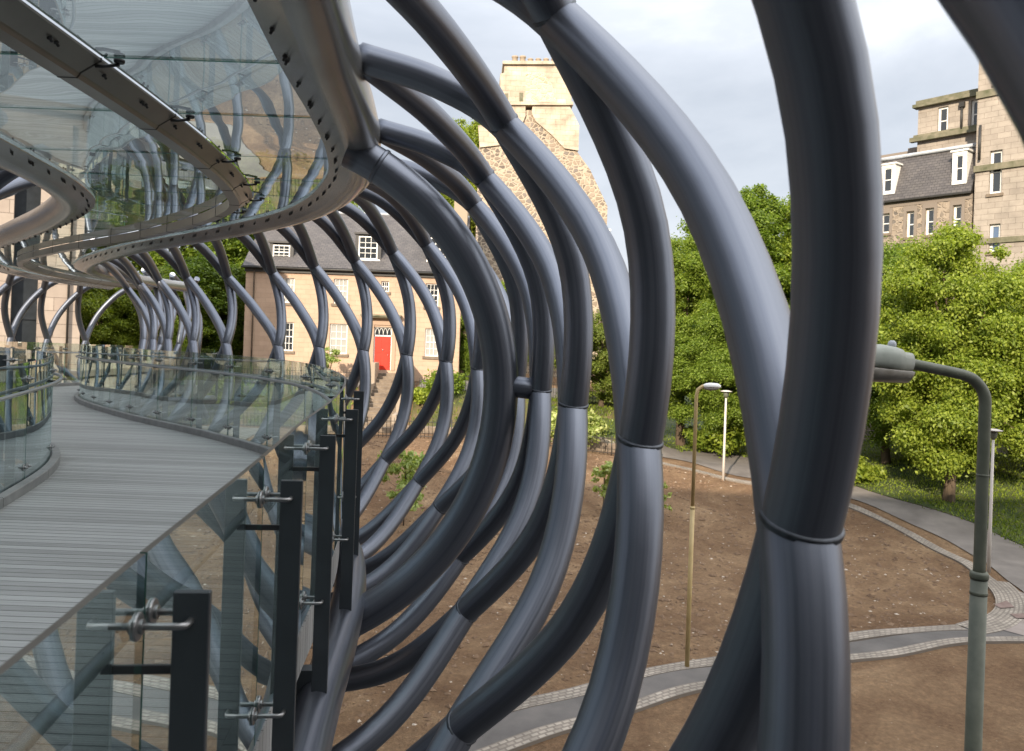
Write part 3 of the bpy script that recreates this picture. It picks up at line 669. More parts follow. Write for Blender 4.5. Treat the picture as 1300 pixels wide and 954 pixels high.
# outer edge of the soil bed along the main path, then round the corner and back left
e1 = [hit(*p) for p in ((700, 560), (780, 572), (850, 592), (930, 612), (1000, 626), (1075, 645), (1150, 680), (1215, 714), (1248, 738), (1266, 762), (1256, 784), (1215, 796), (1150, 800), (1080, 807), (960, 829), (840, 849), (700, 882), (560, 925))]
main = [hit(*p) for p in ((680, 548), (780, 563), (850, 583), (930, 603), (1000, 617), (1075, 634), (1150, 662), (1225, 700), (1275, 735), (1320, 775), (1380, 850), (1450, 960))]
far_e = [hit(*p) for p in ((690, 540), (790, 556), (900, 574), (1000, 594), (1090, 620), (1180, 648), (1260, 676), (1330, 712), (1420, 780), (1520, 900))]
def fan(name, A, B, m, dz, n=60, kind='structure', K=10):
    A = catmull([(p.x, p.y, 0) for p in A], 12); B = catmull([(p.x, p.y, 0) for p in B], 12); mb = MB()
    for i in range(n+1):
        a = A[min(len(A)-1, int(round(i/n*(len(A)-1))))]; b = B[min(len(B)-1, int(round(i/n*(len(B)-1))))]
        for k in range(K+1):
            p = a.lerp(b, k/K); mb.v.append((p.x, p.y, Hn(p.x, p.y)+dz))
    for i in range(n):
        for k in range(K):
            q = i*(K+1)+k; mb.face((q, q+1, q+K+2, q+K+1), sm=True)
    return tag(mb.build(name, m), kind=kind)
path_low_n = [hit(*p) for p in ((1560, 830), (1420, 812), (1300, 812), (1250, 815), (1180, 822), (1080, 838), (960, 861), (840, 888), (700, 930), (560, 980))]
fan('path', main, far_e, M['asphalt'], .035)
path_low_f = [hit(*p) for p in ((1500, 800), (1380, 790), (1290, 792), (1256, 792), (1215, 801), (1150, 808), (1080, 818), (960, 840), (840, 860), (700, 894), (560, 937))]
M['asphalt_f'] = noise_mat('dull_grey_asphalt', [(.075, .068, .064), (.105, .096, .09), (.14, .125, .115)], .9, .85, detail=10, bump=.006, bscale=60)
fan('footpath', path_low_f, path_low_n, M['asphalt_f'], .045)
pinkA = [hit(*p) for p in ((1262, 742), (1276, 762), (1272, 782), (1250, 796))]; pinkB = [hit(*p) for p in ((1330, 770), (1400, 800), (1420, 830), (1300, 808))]
fan('paving', pinkA, pinkB, M['pink'], .06, 30)
strip('sett_edging', e1[:9], -.02, .42, M['setts'], .06, 'curved band of pale stone setts bordering the bare soil beside the wide path', 'stone edging', 'thing', z2=-.1)
strip('sett_edging', e1[8:12], -.05, .75, M['setts'], .065, 'widened triple band of stone setts rounding the tip of the soil bed', 'stone edging', 'thing', z2=-.1)
strip('sett_edging', e1[11:], -.02, .38, M['setts'], .06, 'pale sett edging on the soil side of the lower footpath', 'stone edging', 'thing', z2=-.1)
strip('sett_edging', path_low_n[1:], -.12, .22, M['setts'], .07, 'rough pale sett edging along the near side of the lower footpath', 'stone edging', 'thing', z2=-.1)
for q in (((1262, 770), (1278, 765), (1288, 773), (1270, 775)), ((1282, 783), (1306, 782), (1316, 790), (1290, 789))):
    c = [hit(*p) for p in q]; mb = MB(); mb.poly([Vector((p.x, p.y, Hn(p.x, p.y)+.085)) for p in c]); tag(mb.build('paving', M['patch']), kind='structure')
# lawn beyond the path
lawnA = far_e; lawnB = [Vector((p.x*1.0, p.y, 0))+Vector((3, 22, 0)) for p in far_e]
def lawn():
    A = catmull([(p.x, p.y, 0) for p in far_e], 8); mb = MB(); n = len(A)
    for i, a in enumerate(A):
        for k in range(31):
            p = a+Vector((.45, .9, 0))*(k*.9); mb.v.append((p.x, p.y, Hn(p.x, p.y)+.06))
    for i in range(n-1):
        for k in range(30):
            q = i*31+k; mb.face((q, q+1, q+32, q+31), sm=True)
    return tag(mb.build('lawn', M['lawn']), kind='structure')
lawn()
# grass bank in front of the house and the pale road to the left
def sheet(name, x0, x1, y0, y1, m, dz, kind='structure', st=.5):
    mb = MB(); X = np.arange(x0, x1+.01, st); Y = np.arange(y0, y1+.01, st)
    for y in Y:
        for x in X: mb.v.append((x, y, Hn(x, y)+dz))
    for j in range(len(Y)-1):
        for i in range(len(X)-1):
            q = j*len(X)+i; mb.face((q, q+1, q+1+len(X), q+len(X)), sm=True)
    return tag(mb.build(name, m), kind=kind)
sheet('road', -40, 34, -14, 12.5, M['road_d'], .03)
sheet('road', -34, -13, 35.5, 43, M['asphalt_l'], .04)
sheet('grass_bank', -34, -9, 43.5, 46.5, M['bank'], .04); sheet('grass_bank', -5.5, 8, 43.5, 46.5, M['bank'], .04)
sheet('yard', -34, -9, 46.5, 50, M['asphalt_l'], .05); sheet('yard', -5.5, 8, 46.5, 50, M['asphalt_l'], .05)
# grass blades and leaf litter on the lawn edge, straw on the soil
def tufts(name, n, region, m, h, kind_label):
    V = []; Fc = []
    for _ in range(n):
        x, y = region(); z = Hn(x, y)+.04; a = random.uniform(0, PI); hh = h*random.uniform(.3, 1.2); w_ = .02+.03*random.random()
        dx, dy = math.cos(a)*w_, math.sin(a)*w_; lx, ly = random.gauss(0, .4)*hh, random.gauss(0, .4)*hh; b = len(V)
        V += [(x-dx, y-dy, z), (x+dx, y+dy, z), (x+lx, y+ly, z+hh)]; Fc.append((b, b+1, b+2))
    me = bpy.data.meshes.new(name); me.from_pydata(V, [], Fc); me.materials.append(m); o = bpy.data.objects.new(name, me); C.objects.link(o)
    return tag(o, kind_label, None, kind='stuff')
def clods(name, n, m, smin, smax, region, label):
    g = np.random.default_rng(3); base = np.array([(0, 0, 1), (1, 0, .1), (.2, .95, -.1), (-.9, .3, .1), (-.2, -.95, 0), (0, 0, -1)], float)
    tri = [(0, 1, 2), (0, 2, 3), (0, 3, 4), (0, 4, 1), (5, 2, 1), (5, 3, 2), (5, 4, 3), (5, 1, 4)]; V = []; Fc = []
    for _ in range(n):
        x, y = region(); s_ = smin*(smax/smin)**(g.random()**2.2); v = base*(.6+.8*g.random((6, 1)))*s_*np.array([1.3, 1, .6]); a = g.random()*6.28
        c_, d_ = math.cos(a), math.sin(a); z = Hn(x, y); b = len(V)
        V += [(x+q[0]*c_-q[1]*d_, y+q[0]*d_+q[1]*c_, z+q[2]+s_*.1) for q in v]; Fc += [tuple(b+k for k in t) for t in tri]
    me = bpy.data.meshes.new(name); me.from_pydata(V, [], Fc); me.materials.append(m); o = bpy.data.objects.new(name, me); C.objects.link(o)
    return tag(o, label, None, kind='stuff')
e1xy = [(p.x, p.y) for p in catmull([(p.x, p.y, 0) for p in e1], 6)]
def inside(x, y, poly):
    c = False; j = len(poly)-1
    for i in range(len(poly)):
        xi, yi = poly[i]; xj, yj = poly[j]
        if (yi > y) != (yj > y) and x < (xj-xi)*(y-yi)/(yj-yi)+xi: c = not c
        j = i
    return c
bed = e1xy+[(-12, e1xy[-1][1]), (-12, 41), (e1xy[0][0], 41)]
def reg_bed():
    while True:
        x, y = random.uniform(-12, 18), 13+28*random.random()
        if inside(x, y, bed): return x, y
M['clod'] = noise_mat('crumbly_soil_clod', [(.12, .073, .043), (.21, .135, .082)], 3, .95)
M['stone'] = noise_mat('pale_pebble', [(.36, .29, .22), (.5, .43, .35)], 3, .85)
clods('soil_clods', 11000, M['clod'], .02, .11, reg_bed, 'loose brown clods on the soil bed')
clods('pebbles', 1300, M['stone'], .02, .06, reg_bed, 'pale pebbles on the soil bed')
FE = catmull([(p.x, p.y, 0) for p in far_e], 6)
def reg_lawn():
    a = random.choice(FE); k = random.random()**1.5*14; p = a+Vector((.45, .9, 0))*k; return p.x+random.uniform(-.6, .6)+.3, p.y+random.uniform(-.5, .5)+.4
tufts('grass', 26000, reg_lawn, M['leaf_d'], .14, 'rough green grass on the bank beyond the path')
def reg_bank():
    while True:
        x = random.uniform(-20, 8); y = random.uniform(43.6, 46.4)
        if not (-8.2 < x < -5.9): return x, y
tufts('bank_grass', 3500, reg_bank, M['leaf_d'], .2, 'long yellow green grass on the bank below the house')

# ------------------------------------------------------------------ facades
class Facade:
    def __init__(s, O, e, nrm): s.O = Vector(O); s.e = Vector(e).normalized(); s.n = Vector(nrm).normalized()
    def w(s, u, z, d=0): return s.O+s.e*u+UP*z+s.n*d
    def px(s, x, y):                 # pixel ray -> (u, z)
        r = ray(x, y); t = s.O.dot(s.n)/r.dot(s.n); p = r*t; return (p-s.O).dot(s.e), p.z-s.O.z
    def rect(s, x0, y0, x1, y1):
        a = s.px(x0, y0); b = s.px(x1, y1); return min(a[0], b[0]), max(a[0], b[0]), min(a[1], b[1]), max(a[1], b[1])
def wall(fc, u0, u1, z0, z1, holes, m, parent, thick=.4, depth=.22, d=0, name='wall'):
    us = sorted(set([u0, u1]+[h[0] for h in holes]+[h[1] for h in holes])); zs = sorted(set([z0, z1]+[h[2] for h in holes]+[h[3] for h in holes]))
    mb = MB(); W = lambda u, z, dd=0: fc.w(u, z, dd+d)
    for i in range(len(us)-1):
        for j in range(len(zs)-1):
            a, b, c, e = us[i], us[i+1], zs[j], zs[j+1]; mu, mz = (a+b)/2, (c+e)/2
            if any(h[0] < mu < h[1] and h[2] < mz < h[3] for h in holes): continue
            mb.quad(W(a, c), W(b, c), W(b, e), W(a, e), uv=[(a, c), (b, c), (b, e), (a, e)])
    for h in holes:
        a, b, c, e = h
        for (p, q) in (((a, c), (b, c)), ((b, c), (b, e)), ((b, e), (a, e)), ((a, e), (a, c))):
            mb.quad(W(*p), W(*q), W(*q, -depth), W(*p, -depth), uv=[(0, 0), (.5, 0), (.5, .2), (0, .2)])
    o = thick
    mb.quad(W(u0, z0, -o), W(u0, z1, -o), W(u1, z1, -o), W(u1, z0, -o)); 
    mb.quad(W(u0, z0), W(u0, z1), W(u0, z1, -o), W(u0, z0, -o), uv=[(0, z0), (0, z1), (o, z1), (o, z0)]); mb.quad(W(u1, z0), W(u1, z0, -o), W(u1, z1, -o), W(u1, z1), uv=[(0, z0), (o, z0), (o, z1), (0, z1)])
    mb.quad(W(u0, z1), W(u1, z1), W(u1, z1, -o), W(u0, z1, -o)); mb.quad(W(u0, z0), W(u0, z0, -o), W(u1, z0, -o), W(u1, z0))
    me = mb.build(name, m, parent); return me
def fbox(mb, fc, u0, u1, z0, z1, d0, d1, mi=0, bev=0): mb.box(fc.w((u0+u1)/2, (z0+z1)/2, (d0+d1)/2), fc.e, fc.n, UP, abs(u1-u0)/2, abs(d1-d0)/2, abs(z1-z0)/2, mi, bev)
def window(fc, h, nx, nz, parent, glass, depth=.14, d=0, bar=.028, sill=True, surround=None, fw=.07):
    a, b, c, e = h; mb = MB(); D = d-depth
    fbox(mb, fc, a, a+fw, c, e, D-.05, D+.03); fbox(mb, fc, b-fw, b, c, e, D-.05, D+.03)
    fbox(mb, fc, a+fw, b-fw, c, c+fw, D-.05, D+.03); fbox(mb, fc, a+fw, b-fw, e-fw, e, D-.05, D+.03); mz = (c+e)/2
    fbox(mb, fc, a+fw, b-fw, mz-.03, mz+.03, D-.04, D+.02)
    for k in range(1, nx):
        u = lerp(a+fw, b-fw, k/nx); fbox(mb, fc, u-bar/2, u+bar/2, c+fw, mz-.03, D-.03, D+.012); fbox(mb, fc, u-bar/2, u+bar/2, mz+.03, e-fw, D-.03, D+.012)
    for k in range(1, nz):
        if abs(k/nz-.5) < .01: continue
        z = lerp(c+fw, e-fw, k/nz); fbox(mb, fc, a+fw, b-fw, z-bar/2, z+bar/2, D-.025, D+.010)
    fr = mb.build('window', M['white'], parent)
    mb = MB(); fbox(mb, fc, a+.02, b-.02, c+.02, e-.02, D-.035, D-.02); mb.build('pane', glass, fr)
    if sill:
        mb = MB(); fbox(mb, fc, a-.12, b+.12, c-.17, c-.002, d-.1, d+.09); mb.build('sill', M['step'], fr)
    return fr

# red-door house, facing the viewer
hz = -2.2
hf = Facade((-12, 49, 0), (1, 0, 0), (0, -1, 0))
house = thing('stone_house', 'pink sandstone house with red door, grey slate roof and white sash windows', 'house')
def hr(x0, y0, x1, y1): return hf.rect(x0, y0, x1, y1)
eu = hf.px(309, 440)[0]; er = hf.px(583, 440)[0]; ze = hf.px(450, 343)[1]; zb = hz-.9
wins = [(360, 353, 373, 385, 3, 4, 'blind'), (424, 354, 441, 386, 3, 4, 'blind'), (484, 357, 493.5, 371, 3, 2, 'pane'), (541, 360, 556, 390, 3, 4, 'pane'),
        (357, 409, 371.5, 446, 3, 4, 'pane'), (419, 411, 440, 450, 3, 4, 'blind'), (540, 417, 556, 453, 3, 4, 'blind')]
holes = [hr(*w_[:4]) for w_ in wins]
dl, dr, db, dt = hr(475, 415, 496, 470.5)
wall(hf, eu, er, zb, ze, holes+[(dl, dr, db, dt)], M['house'], house)
for w_, h in zip(wins, holes): window(hf, h, w_[4], w_[5], house, M[w_[6]])
fz = hr(475, 426, 496, 427)[3]
mb = MB(); fbox(mb, hf, dl+.06, dr-.06, db+.02, fz-.05, -.2, -.14)
for cx in (.28, .72):
    for (z0, z1) in ((.08, .42), (.5, .9)):
        u = lerp(dl, dr, cx); hh = fz-db; fbox(mb, hf, u-.14, u+.14, db+hh*z0, db+hh*z1, -.14, -.125)
door = mb.build('door', M['door'], house)
mb = MB(); mb.lathe(hf.w(lerp(dl, dr, .8), db+.95, -.10), hf.n, [(.01, -.03), (.012, 0), (.035, .02), (.03, .05), (.01, .06)], 10); mb.lathe(hf.w(lerp(dl, dr, .5), db+1.25, -.12), hf.n, [(.05, 0), (.05, .015), (.02, .02)], 10); mb.build('handle', M['steel'], door)
mb = MB(); fbox(mb, hf, dl, dr, fz-.05, fz+.03, -.2, -.1); fbox(mb, hf, dl, dr, dt-.06, dt, -.2, -.1); fbox(mb, hf, dl, dl+.06, db, dt, -.2, -.1); fbox(mb, hf, dr-.06, dr, db, dt, -.2, -.1)
for k in range(4):
    u0 = lerp(dl+.06, dr-.06, k/4); u1 = lerp(dl+.06, dr-.06, (k+1)/4); um = (u0+u1)/2; hh = dt-.06-(fz+.03)
    arc = [hf.w(um+(u1-u0)/2*math.cos(t), fz+.03+hh*.95*math.sin(t), -.13) for t in np.linspace(0, PI, 9)]; mb.tube(arc, .016, 6)
fan_l = mb.build('fanlight', M['white'], house); mb = MB(); fbox(mb, hf, dl+.05, dr-.05, fz+.02, dt-.05, -.18, -.165); mb.build('pane', M['pane'], fan_l)
# hooded canopy over the door on consoles
mb = MB(); a, b, c, e = hr(459, 399, 510, 404); fbox(mb, hf, a, b, e-.12, e, 0, .5); fbox(mb, hf, a+.06, b-.06, e-.2, e-.12, 0, .4)
for u in (a+.22, b-.22): fbox(mb, hf, u-.09, u+.09, e-.62, e-.2, 0, .28, bev=.02); 
mb.build('door_hood', M['cornice'], house)
mb = MB(); fbox(mb, hf, dl-.24, dl, db, dt+.12, 0, .05); fbox(mb, hf, dr, dr+.24, db, dt+.12, 0, .05); fbox(mb, hf, dl-.24, dr+.24, dt+.12, dt+.36, 0, .06); mb.build('door_surround', M['house'], house)
# side walls and roof
mb = MB(); DEP = 9.0
for u in (eu, er):
    mb.quad(hf.w(u, zb, -.4), hf.w(u, ze, -.4), hf.w(u, ze, -DEP), hf.w(u, zb, -DEP), uv=[(0, zb), (0, ze), (DEP, ze), (DEP, zb)])
zr_ = ze+4.1; 
for u in (eu, er): 
    n0 = len(mb.v); mb.v += [tuple(hf.w(u, ze, 0)), tuple(hf.w(u, ze, -DEP)), tuple(hf.w(u, zr_, -DEP/2))]; mb.face((n0, n0+1, n0+2), [(0, 0), (DEP, 0), (DEP/2, 4)])
mb.quad(hf.w(eu, zb, -DEP), hf.w(er, zb, -DEP), hf.w(er, ze, -DEP), hf.w(eu, ze, -DEP)); mb.build('side_wall', M['house'], house)
mb = MB(); ov = .28
def slope(z0d, z1d, d0, d1):
    for (za, zb_) in (((ze+z0d), (zr_+z1d)),): pass
L_ = math.hypot(zr_-ze, DEP/2)
for (t_, inv) in ((0, 0), (.09, 1)):
    mb.quad(hf.w(eu-.15, ze-.05+t_, ov), hf.w(er+.15, ze-.05+t_, ov), hf.w(er+.15, zr_+t_, -DEP/2), hf.w(eu-.15, zr_+t_, -DEP/2), uv=[(eu, 0), (er, 0), (er, L_), (eu, L_)])
    mb.quad(hf.w(eu-.15, ze-.05+t_, -DEP-ov), hf.w(er+.15, ze-.05+t_, -DEP-ov), hf.w(er+.15, zr_+t_, -DEP/2), hf.w(eu-.15, zr_+t_, -DEP/2), uv=[(eu, 0), (er, 0), (er, L_), (eu, L_)])
for u in (eu-.15, er+.15):
    mb.quad(hf.w(u, ze-.05, ov), hf.w(u, ze+.04, ov), hf.w(u, zr_+.09, -DEP/2), hf.w(u, zr_, -DEP/2))
roof = mb.build('roof', M['slate'], house)
mb = MB(); mb.tube([hf.w(eu-.2, ze-.06, ov+.03), hf.w(er+.2, ze-.06, ov+.03)], .07, 8); fbox(mb, hf, eu-.05, er+.05, ze-.32, ze-.1, 0, .12); mb.build('gutter', M['iron'], house)
mb = MB(); mb.tube([hf.w(eu+.55, ze-.1, .1), hf.w(eu+.55, zb, .1)], .05, 8); mb.build('drainpipe', M['bark'], house)
mb = MB(); mb.tube([hf.w(eu-.1, zr_+.1, -DEP/2), hf.w(er+.1, zr_+.1, -DEP/2)], .11, 8); mb.build('roof_ridge', M['lead'], roof)
for u in (eu+.45, er-.45):
    mb = MB(); fbox(mb, hf, u-.45, u+.45, zr_-.6, zr_+1.5, -DEP/2-.9, -DEP/2+.9); fbox(mb, hf, u-.53, u+.53, zr_+1.5, zr_+1.68, -DEP/2-1, -DEP/2+1)
    for k in (-.55, 0, .55): mb.lathe(hf.w(u, zr_+1.68, -DEP/2+k), UP, [(.15, 0), (.13, .1), (.12, .5), (.15, .52), (.12, .6)], 12)
    mb.build('chimney', M['chim'], roof)
for (x0, y0, x1, y1) in ((347, 311, 368, 330), (456, 300, 479, 330), (546, 302, 566, 331)):
    a, b, c, e = hf.rect(x0, y0, x1, y1); k = 50.2/49; a, b = a*1+.0, b*1; dd = -.55
    f2 = Facade(hf.w(0, 0, dd), hf.e, hf.n); a, b, c, e = f2.rect(x0, y0, x1, y1)
    mb = MB()
    for s, u in ((-1, a), (1, b)):
        n0 = len(mb.v); uo = u+s*.22
        for uu in (u, uo):
            mb.v += [tuple(f2.w(uu, c-.1, .02)), tuple(f2.w(uu, e+.12, .02)), tuple(f2.w(uu, e+.12, -2.2)), tuple(f2.w(uu, c-.1, -2.2))]
        for q in ((0, 1, 2, 3), (4, 7, 6, 5), (0, 4, 5, 1), (1, 5, 6, 2)): mb.face([n0+t for t in q])
    fbox(mb, f2, a-.3, b+.3, e+.12, e+.24, -2.4, .12); dm = mb.build('dormer', M['slate'], roof)
    window(f2, (a, b, c, e), 3, 4, house, M['pane'], depth=.02, d=.03, sill=False)
    mb = MB(); fbox(mb, f2, a-.18, b+.18, c-.12, c, -.1, .12); mb.build('dormer_sill', M['white'], roof)

# stone steps with side walls, down from the door
st = thing('stone_steps', 'stone steps climbing from the street to the red front door', 'steps')
mb = MB(); u0, u1 = -8.15, -6.4; nst = 16
for k in range(nst):
    y = 48.9-(48.9-43.0)*k/nst; z = hz-(hz+5.25)*(k+1)/nst*1.0
    z = lerp(hz-.02, -5.1, (k+.5)/nst); mb.abox(u0, u1, y-.40, y, z-.5, z, bev=.015)
mb.build('treads', M['step'], st)
for (x0, x1) in ((-8.4, -8.15), (-6.4, -6.15)):
    mb = MB()
    for k in range(4):
        ya = 48.7-1.45*k; za = lerp(hz+.35, -4.7, k/4); mb.abox(x0, x1, ya-1.44, ya, za-2.2, za-.5*(k > 0)+.2, bev=.02)
    mb.build('side_wall', M['rubbled'], st)
mb = MB(); mb.abox(-6.45, -5.95, 46.2, 46.7, -5, -1.75, bev=.03); mb.abox(-6.52, -5.88, 46.13, 46.77, -1.748, -1.55, bev=.03)
mb.build('pier', M['rubbled'], st)

def railing(label, pts, hgt, sp, group=None, post_every=14, spear=True, m='iron'):
    root = thing('iron_railing', label, 'railing', 'iron railings in front of the house')
    bars = MB(); rails = MB(); posts = MB(); k = 0
    P_ = []
    for a, b in zip(pts[:-1], pts[1:]):
        n = max(1, int((b-a).length/sp))
        for i in range(n): P_.append(a.lerp(b, i/n))
    P_.append(pts[-1])
    for i, p in enumerate(P_):
        z = p.z
        if i % post_every == 0: posts.tube([(p.x, p.y, z-.15), (p.x, p.y, z+hgt+.05)], .03, 6)
        else:
            bars.tube([(p.x, p.y, z+.02), (p.x, p.y, z+hgt), (p.x, p.y, z+hgt+.10)], [.013, .013, .002], 4)
    for zz in (.12, hgt-.12): rails.tube([(p.x, p.y, p.z+zz) for p in P_], .02, 5)
    bars.build('bars', M[m], root); posts.build('railing_posts', M[m], root); rails.build('rails', M[m], root); return root
def gl(x, y): return Vector((x, y, Hn(x, y)))
railing('iron railing on top of the grass bank, left of the stone steps', [gl(x, 46.4) for x in np.arange(-27, -8.3, 1.0)], 1.05, .16)
railing('iron railing on top of the grass bank, right of the stone steps', [gl(x, 46.4) for x in np.arange(-5.8, 8, 1.0)], 1.05, .16)
railing('low iron railing along the back edge of the bare soil', [gl(x, 41.2) for x in np.arange(-8.6, 7.6, 1.0)], 1.0, .17)
railing('dark iron railing behind the road, seen through the far balustrade', [gl(x, 43.3) for x in np.arange(-27, -9, 1.0)], .9, .17)
# retaining wall under the bank
rw = MB(); 
for x in np.arange(-5.7, 7.6, 1.0): rw.abox(x, x+.985, 42.9, 43.3, H(x, 42)-.4, H(x, 42)+.42, bev=.03)
o = rw.build('retaining_wall', M['step']); tag(o, 'low rubble retaining wall at the foot of the grass bank', 'wall')

# rubble gable with a tall ashlar chimney stack, behind the house
gf = Facade((0, 58, 0), Vector((1, .05, 0)), Vector((.05, -1, 0)))
gable = thing('gable_tenement', 'tall rubble gable wall topped by a cream stone chimney stack, behind the house', 'tenement')
def gp(x, y): return gf.px(x, y)
zt = gp(640, 175)[1]; zg0 = -4.5
ul = gp(606, 240)[0]; ur = gp(772, 290)[0]
# gable wall: a thick slab with a stepped / sloping head
prof = [(ul, zg0), (ur-.1, zg0), (ur-.1, gp(764, 262)[1]), (ur-1.5, gp(740, 215)[1]), (gp(722, 178)[0], gp(722, 178)[1]), (gp(700, 170)[0], gp(700, 140)[1]), (gp(640, 170)[0], gp(640, 140)[1]), (ul, gp(606, 188)[1])]
mb = MB(); n0 = len(mb.v); N = len(prof)
for (u, z) in prof: mb.v.append(tuple(gf.w(u, z)))
for (u, z) in prof: mb.v.append(tuple(gf.w(u, z, -9)))
mb.face(range(n0, n0+N), prof)
for i in range(N):
    j = (i+1) % N; du = math.hypot(prof[i][0]-prof[j][0], prof[i][1]-prof[j][1]); mb.face((n0+i, n0+j, n0+N+j, n0+N+i), [(0, 0), (du, 0), (du, 9), (0, 9)])
mb.face([n0+N+i for i in range(N)][::-1], [prof[i] for i in range(N)][::-1]); mb.build('wall', M['rubble'], gable)
# ashlar haunches either side of the rubble centre
def slab(name, pts, d0, d1, m, parent):
    mb = MB(); N = len(pts); uv = [gp(*p) for p in pts]
    for (u, z) in uv: mb.v.append(tuple(gf.w(u, z, d1)))
    for (u, z) in uv: mb.v.append(tuple(gf.w(u, z, d0)))
    mb.face(range(N), uv)
    for i in range(N):
        j = (i+1) % N; mb.face((i, j, N+j, N+i), [uv[i], uv[j], (uv[j][0]+.3, uv[j][1]+.2), (uv[i][0]+.3, uv[i][1]+.2)])
    mb.face(range(N, 2*N), uv); return mb.build(name, m, parent)
slab('haunch', [(676, 134), (722, 134), (735, 160), (734, 192), (716, 189), (700, 172), (680, 155), (675, 145)], -.3, .16, M['chim'], gable)
slab('haunch', [(607, 160), (636, 160), (634, 185), (609, 188)], -.3, .14, M['chim'], gable)
stack = slab('chimney_stack', [(635, 132), (635, 95), (640, 94), (640, 84), (652, 81), (725, 81), (725, 132)], -2.5, .22, M['chim'], gable)
slab('chimney_stack', [(636, 175), (636, 132), (667, 132), (667, 148), (660, 165), (655, 175)], -2.5, .17, M['chim'], gable)
slab('chimney_cap', [(638, 84), (638, 80), (727, 80), (727, 84)], -2.6, .42, M['chim'], stack)
slab('chimney_cap', [(634, 135), (634, 131), (727, 131), (727, 135)], -2.6, .34, M['chim'], stack)
slab('rubble_infill', [(667, 96), (686, 92), (700, 108), (706, 131), (667, 131)], 0, .24, M['rubblep'], stack)
for i in range(7):
    u, z = gp(654+i*10, 80); mb = MB()
    if i < 2: mb.lathe(gf.w(u, z, -.6), UP, [(.26, 0), (.22, .06), (.2, .55), (.25, .58), (.25, .68), (.18, .68)], 12)
    else: mb.lathe(gf.w(u, z, -.6), UP, [(.25, 0), (.22, .08), (.19, .42), (.23, .45), (.2, .5)], 12)
    mb.build('chimney_pot', M['chim'], stack)
for (x0, y0, x1, y1) in ((641, 120, 645, 131), (659, 119, 664, 131), (686, 121, 690, 131), (699, 119, 703, 131)):
    slab('flue_recess', [(x0, y0), (x1, y0), (x1, y1), (x0, y1)], .0, .235, M['cornice'], stack)
slab('string_course', [(730, 294), (775, 294), (775, 291), (730, 291)], -.2, .15, M['white'], gable)

# right-hand tenement, an angled facade
e_ = Vector((-.62, .785, 0)).normalized(); tn = Vector((-e_.y, e_.x, 0)); tn = tn if tn.dot(Vector((26, 45, 0))) < 0 else -tn
tf = Facade((26.3, 45, 0), -e_, tn)           # u grows to the right / nearer
ten = thing('tenement', 'tall sandstone tenement with slate mansard, mossy cornices and white dormer windows at right', 'tenement')
def tp(x, y): return tf.px(x, y)
uL = -9.5; uM = tp(1235, 250)[0]; uR = 16
zeave = tp(1235, 246)[1]; zman = tp(1235, 181)[1]; zbot = -6.5
lw = [(1118, 272, 1129, 296), (1151, 269, 1160, 301), (1175, 265, 1185, 298), (1210, 261, 1220, 295), (1173, 322, 1182, 350), (1211, 322, 1220, 352), (1139, 328, 1147, 356)]
lh = [tf.rect(*q) for q in lw]
def ten_win(q, p_, d=0, g='pane'):
    return window(tf, q, 1, 2, p_, M[g], depth=.2, d=d, sill=True, fw=.12)
extra = [(u, u+1.05, z, z+1.9) for u in (-8.6, -6.4) for z in (zeave-3.0,)]
wall(tf, uL, uM-.01, zbot, zeave, lh, M['rubbled'], ten, name='wall')
for q in lh:
    ten_win(q, ten); a, b, c, e = q; mb = MB(); fbox(mb, tf, a-.17, a, c-.2, e+.3, .0, .04); fbox(mb, tf, b, b+.17, c-.2, e+.3, .0, .04); fbox(mb, tf, a, b, e+.002, e+.35, .0, .04); mb.build('window_surround', M['ashlar'], ten)
mb = MB(); fbox(mb, tf, uL, uM-.02, zeave-.28, zeave-.002, 0, .03); mb.build('wall_band', M['ashlar'], ten)
mb = MB(); fbox(mb, tf, uL-.1, uM-.02, zeave, zeave+.14, -.3, .28, bev=.02); mb.build('gutter', M['iron'], ten)
mb = MB(); hs = zman-zeave-.14; back = .9
A_, B_, C_, D_ = tf.w(uL, zeave+.14, .2), tf.w(uM-.02, zeave+.14, .2), tf.w(uM-.02, zman, -back), tf.w(uL, zman, -back)
mb.quad(A_, B_, C_, D_, uv=[(uL, 0), (uM, 0), (uM, hs), (uL, hs)]); A2, B2, C2, D2 = [tf.w(u, z, -9) for u, z in ((uL, zeave+.14), (uM, zeave+.14), (uM, zman), (uL, zman))]
mb.quad(D_, C_, C2, D2); mb.quad(A_, D_, D2, A2, uv=[(0, 0), (0, hs), (9, hs), (9, 0)]); mb.quad(B_, B2, C2, C_); mb.quad(A2, D2, C2, B2); mb.quad(A_, A2, B2, B_)
man = mb.build('mansard_roof', M['slate'], ten)
mb = MB(); mb.tube([tf.w(uL-.1, zman+.05, -back+.05), tf.w(uM, zman+.05, -back+.05)], .12, 8); mb.build('roof_ridge', M['lead'], man)
for q in ((1119, 211, 1136, 246), (1210, 194, 1227, 233)):
    f2 = Facade(tf.w(0, 0, .02), tf.e, tf.n); a, b, c, e = f2.rect(*q)
    mb = MB(); fbox(mb, f2, a, a+.18, c, e, -1.2, .05); fbox(mb, f2, b-.18, b, c, e, -1.2, .05); fbox(mb, f2, a+.18, b-.18, e-.2, e, -1.2, .05); fbox(mb, f2, a+.18, b-.18, c, c+.15, -1.2, .05); fbox(mb, f2, a-.1, b+.1, e, e+.1, -1.2, .12); dm = mb.build('dormer', M['white'], man)
    window(f2, (a+.18, b-.18, c+.15, e-.2), 1, 2, ten, M['pane'], depth=.08, d=.05, sill=False)
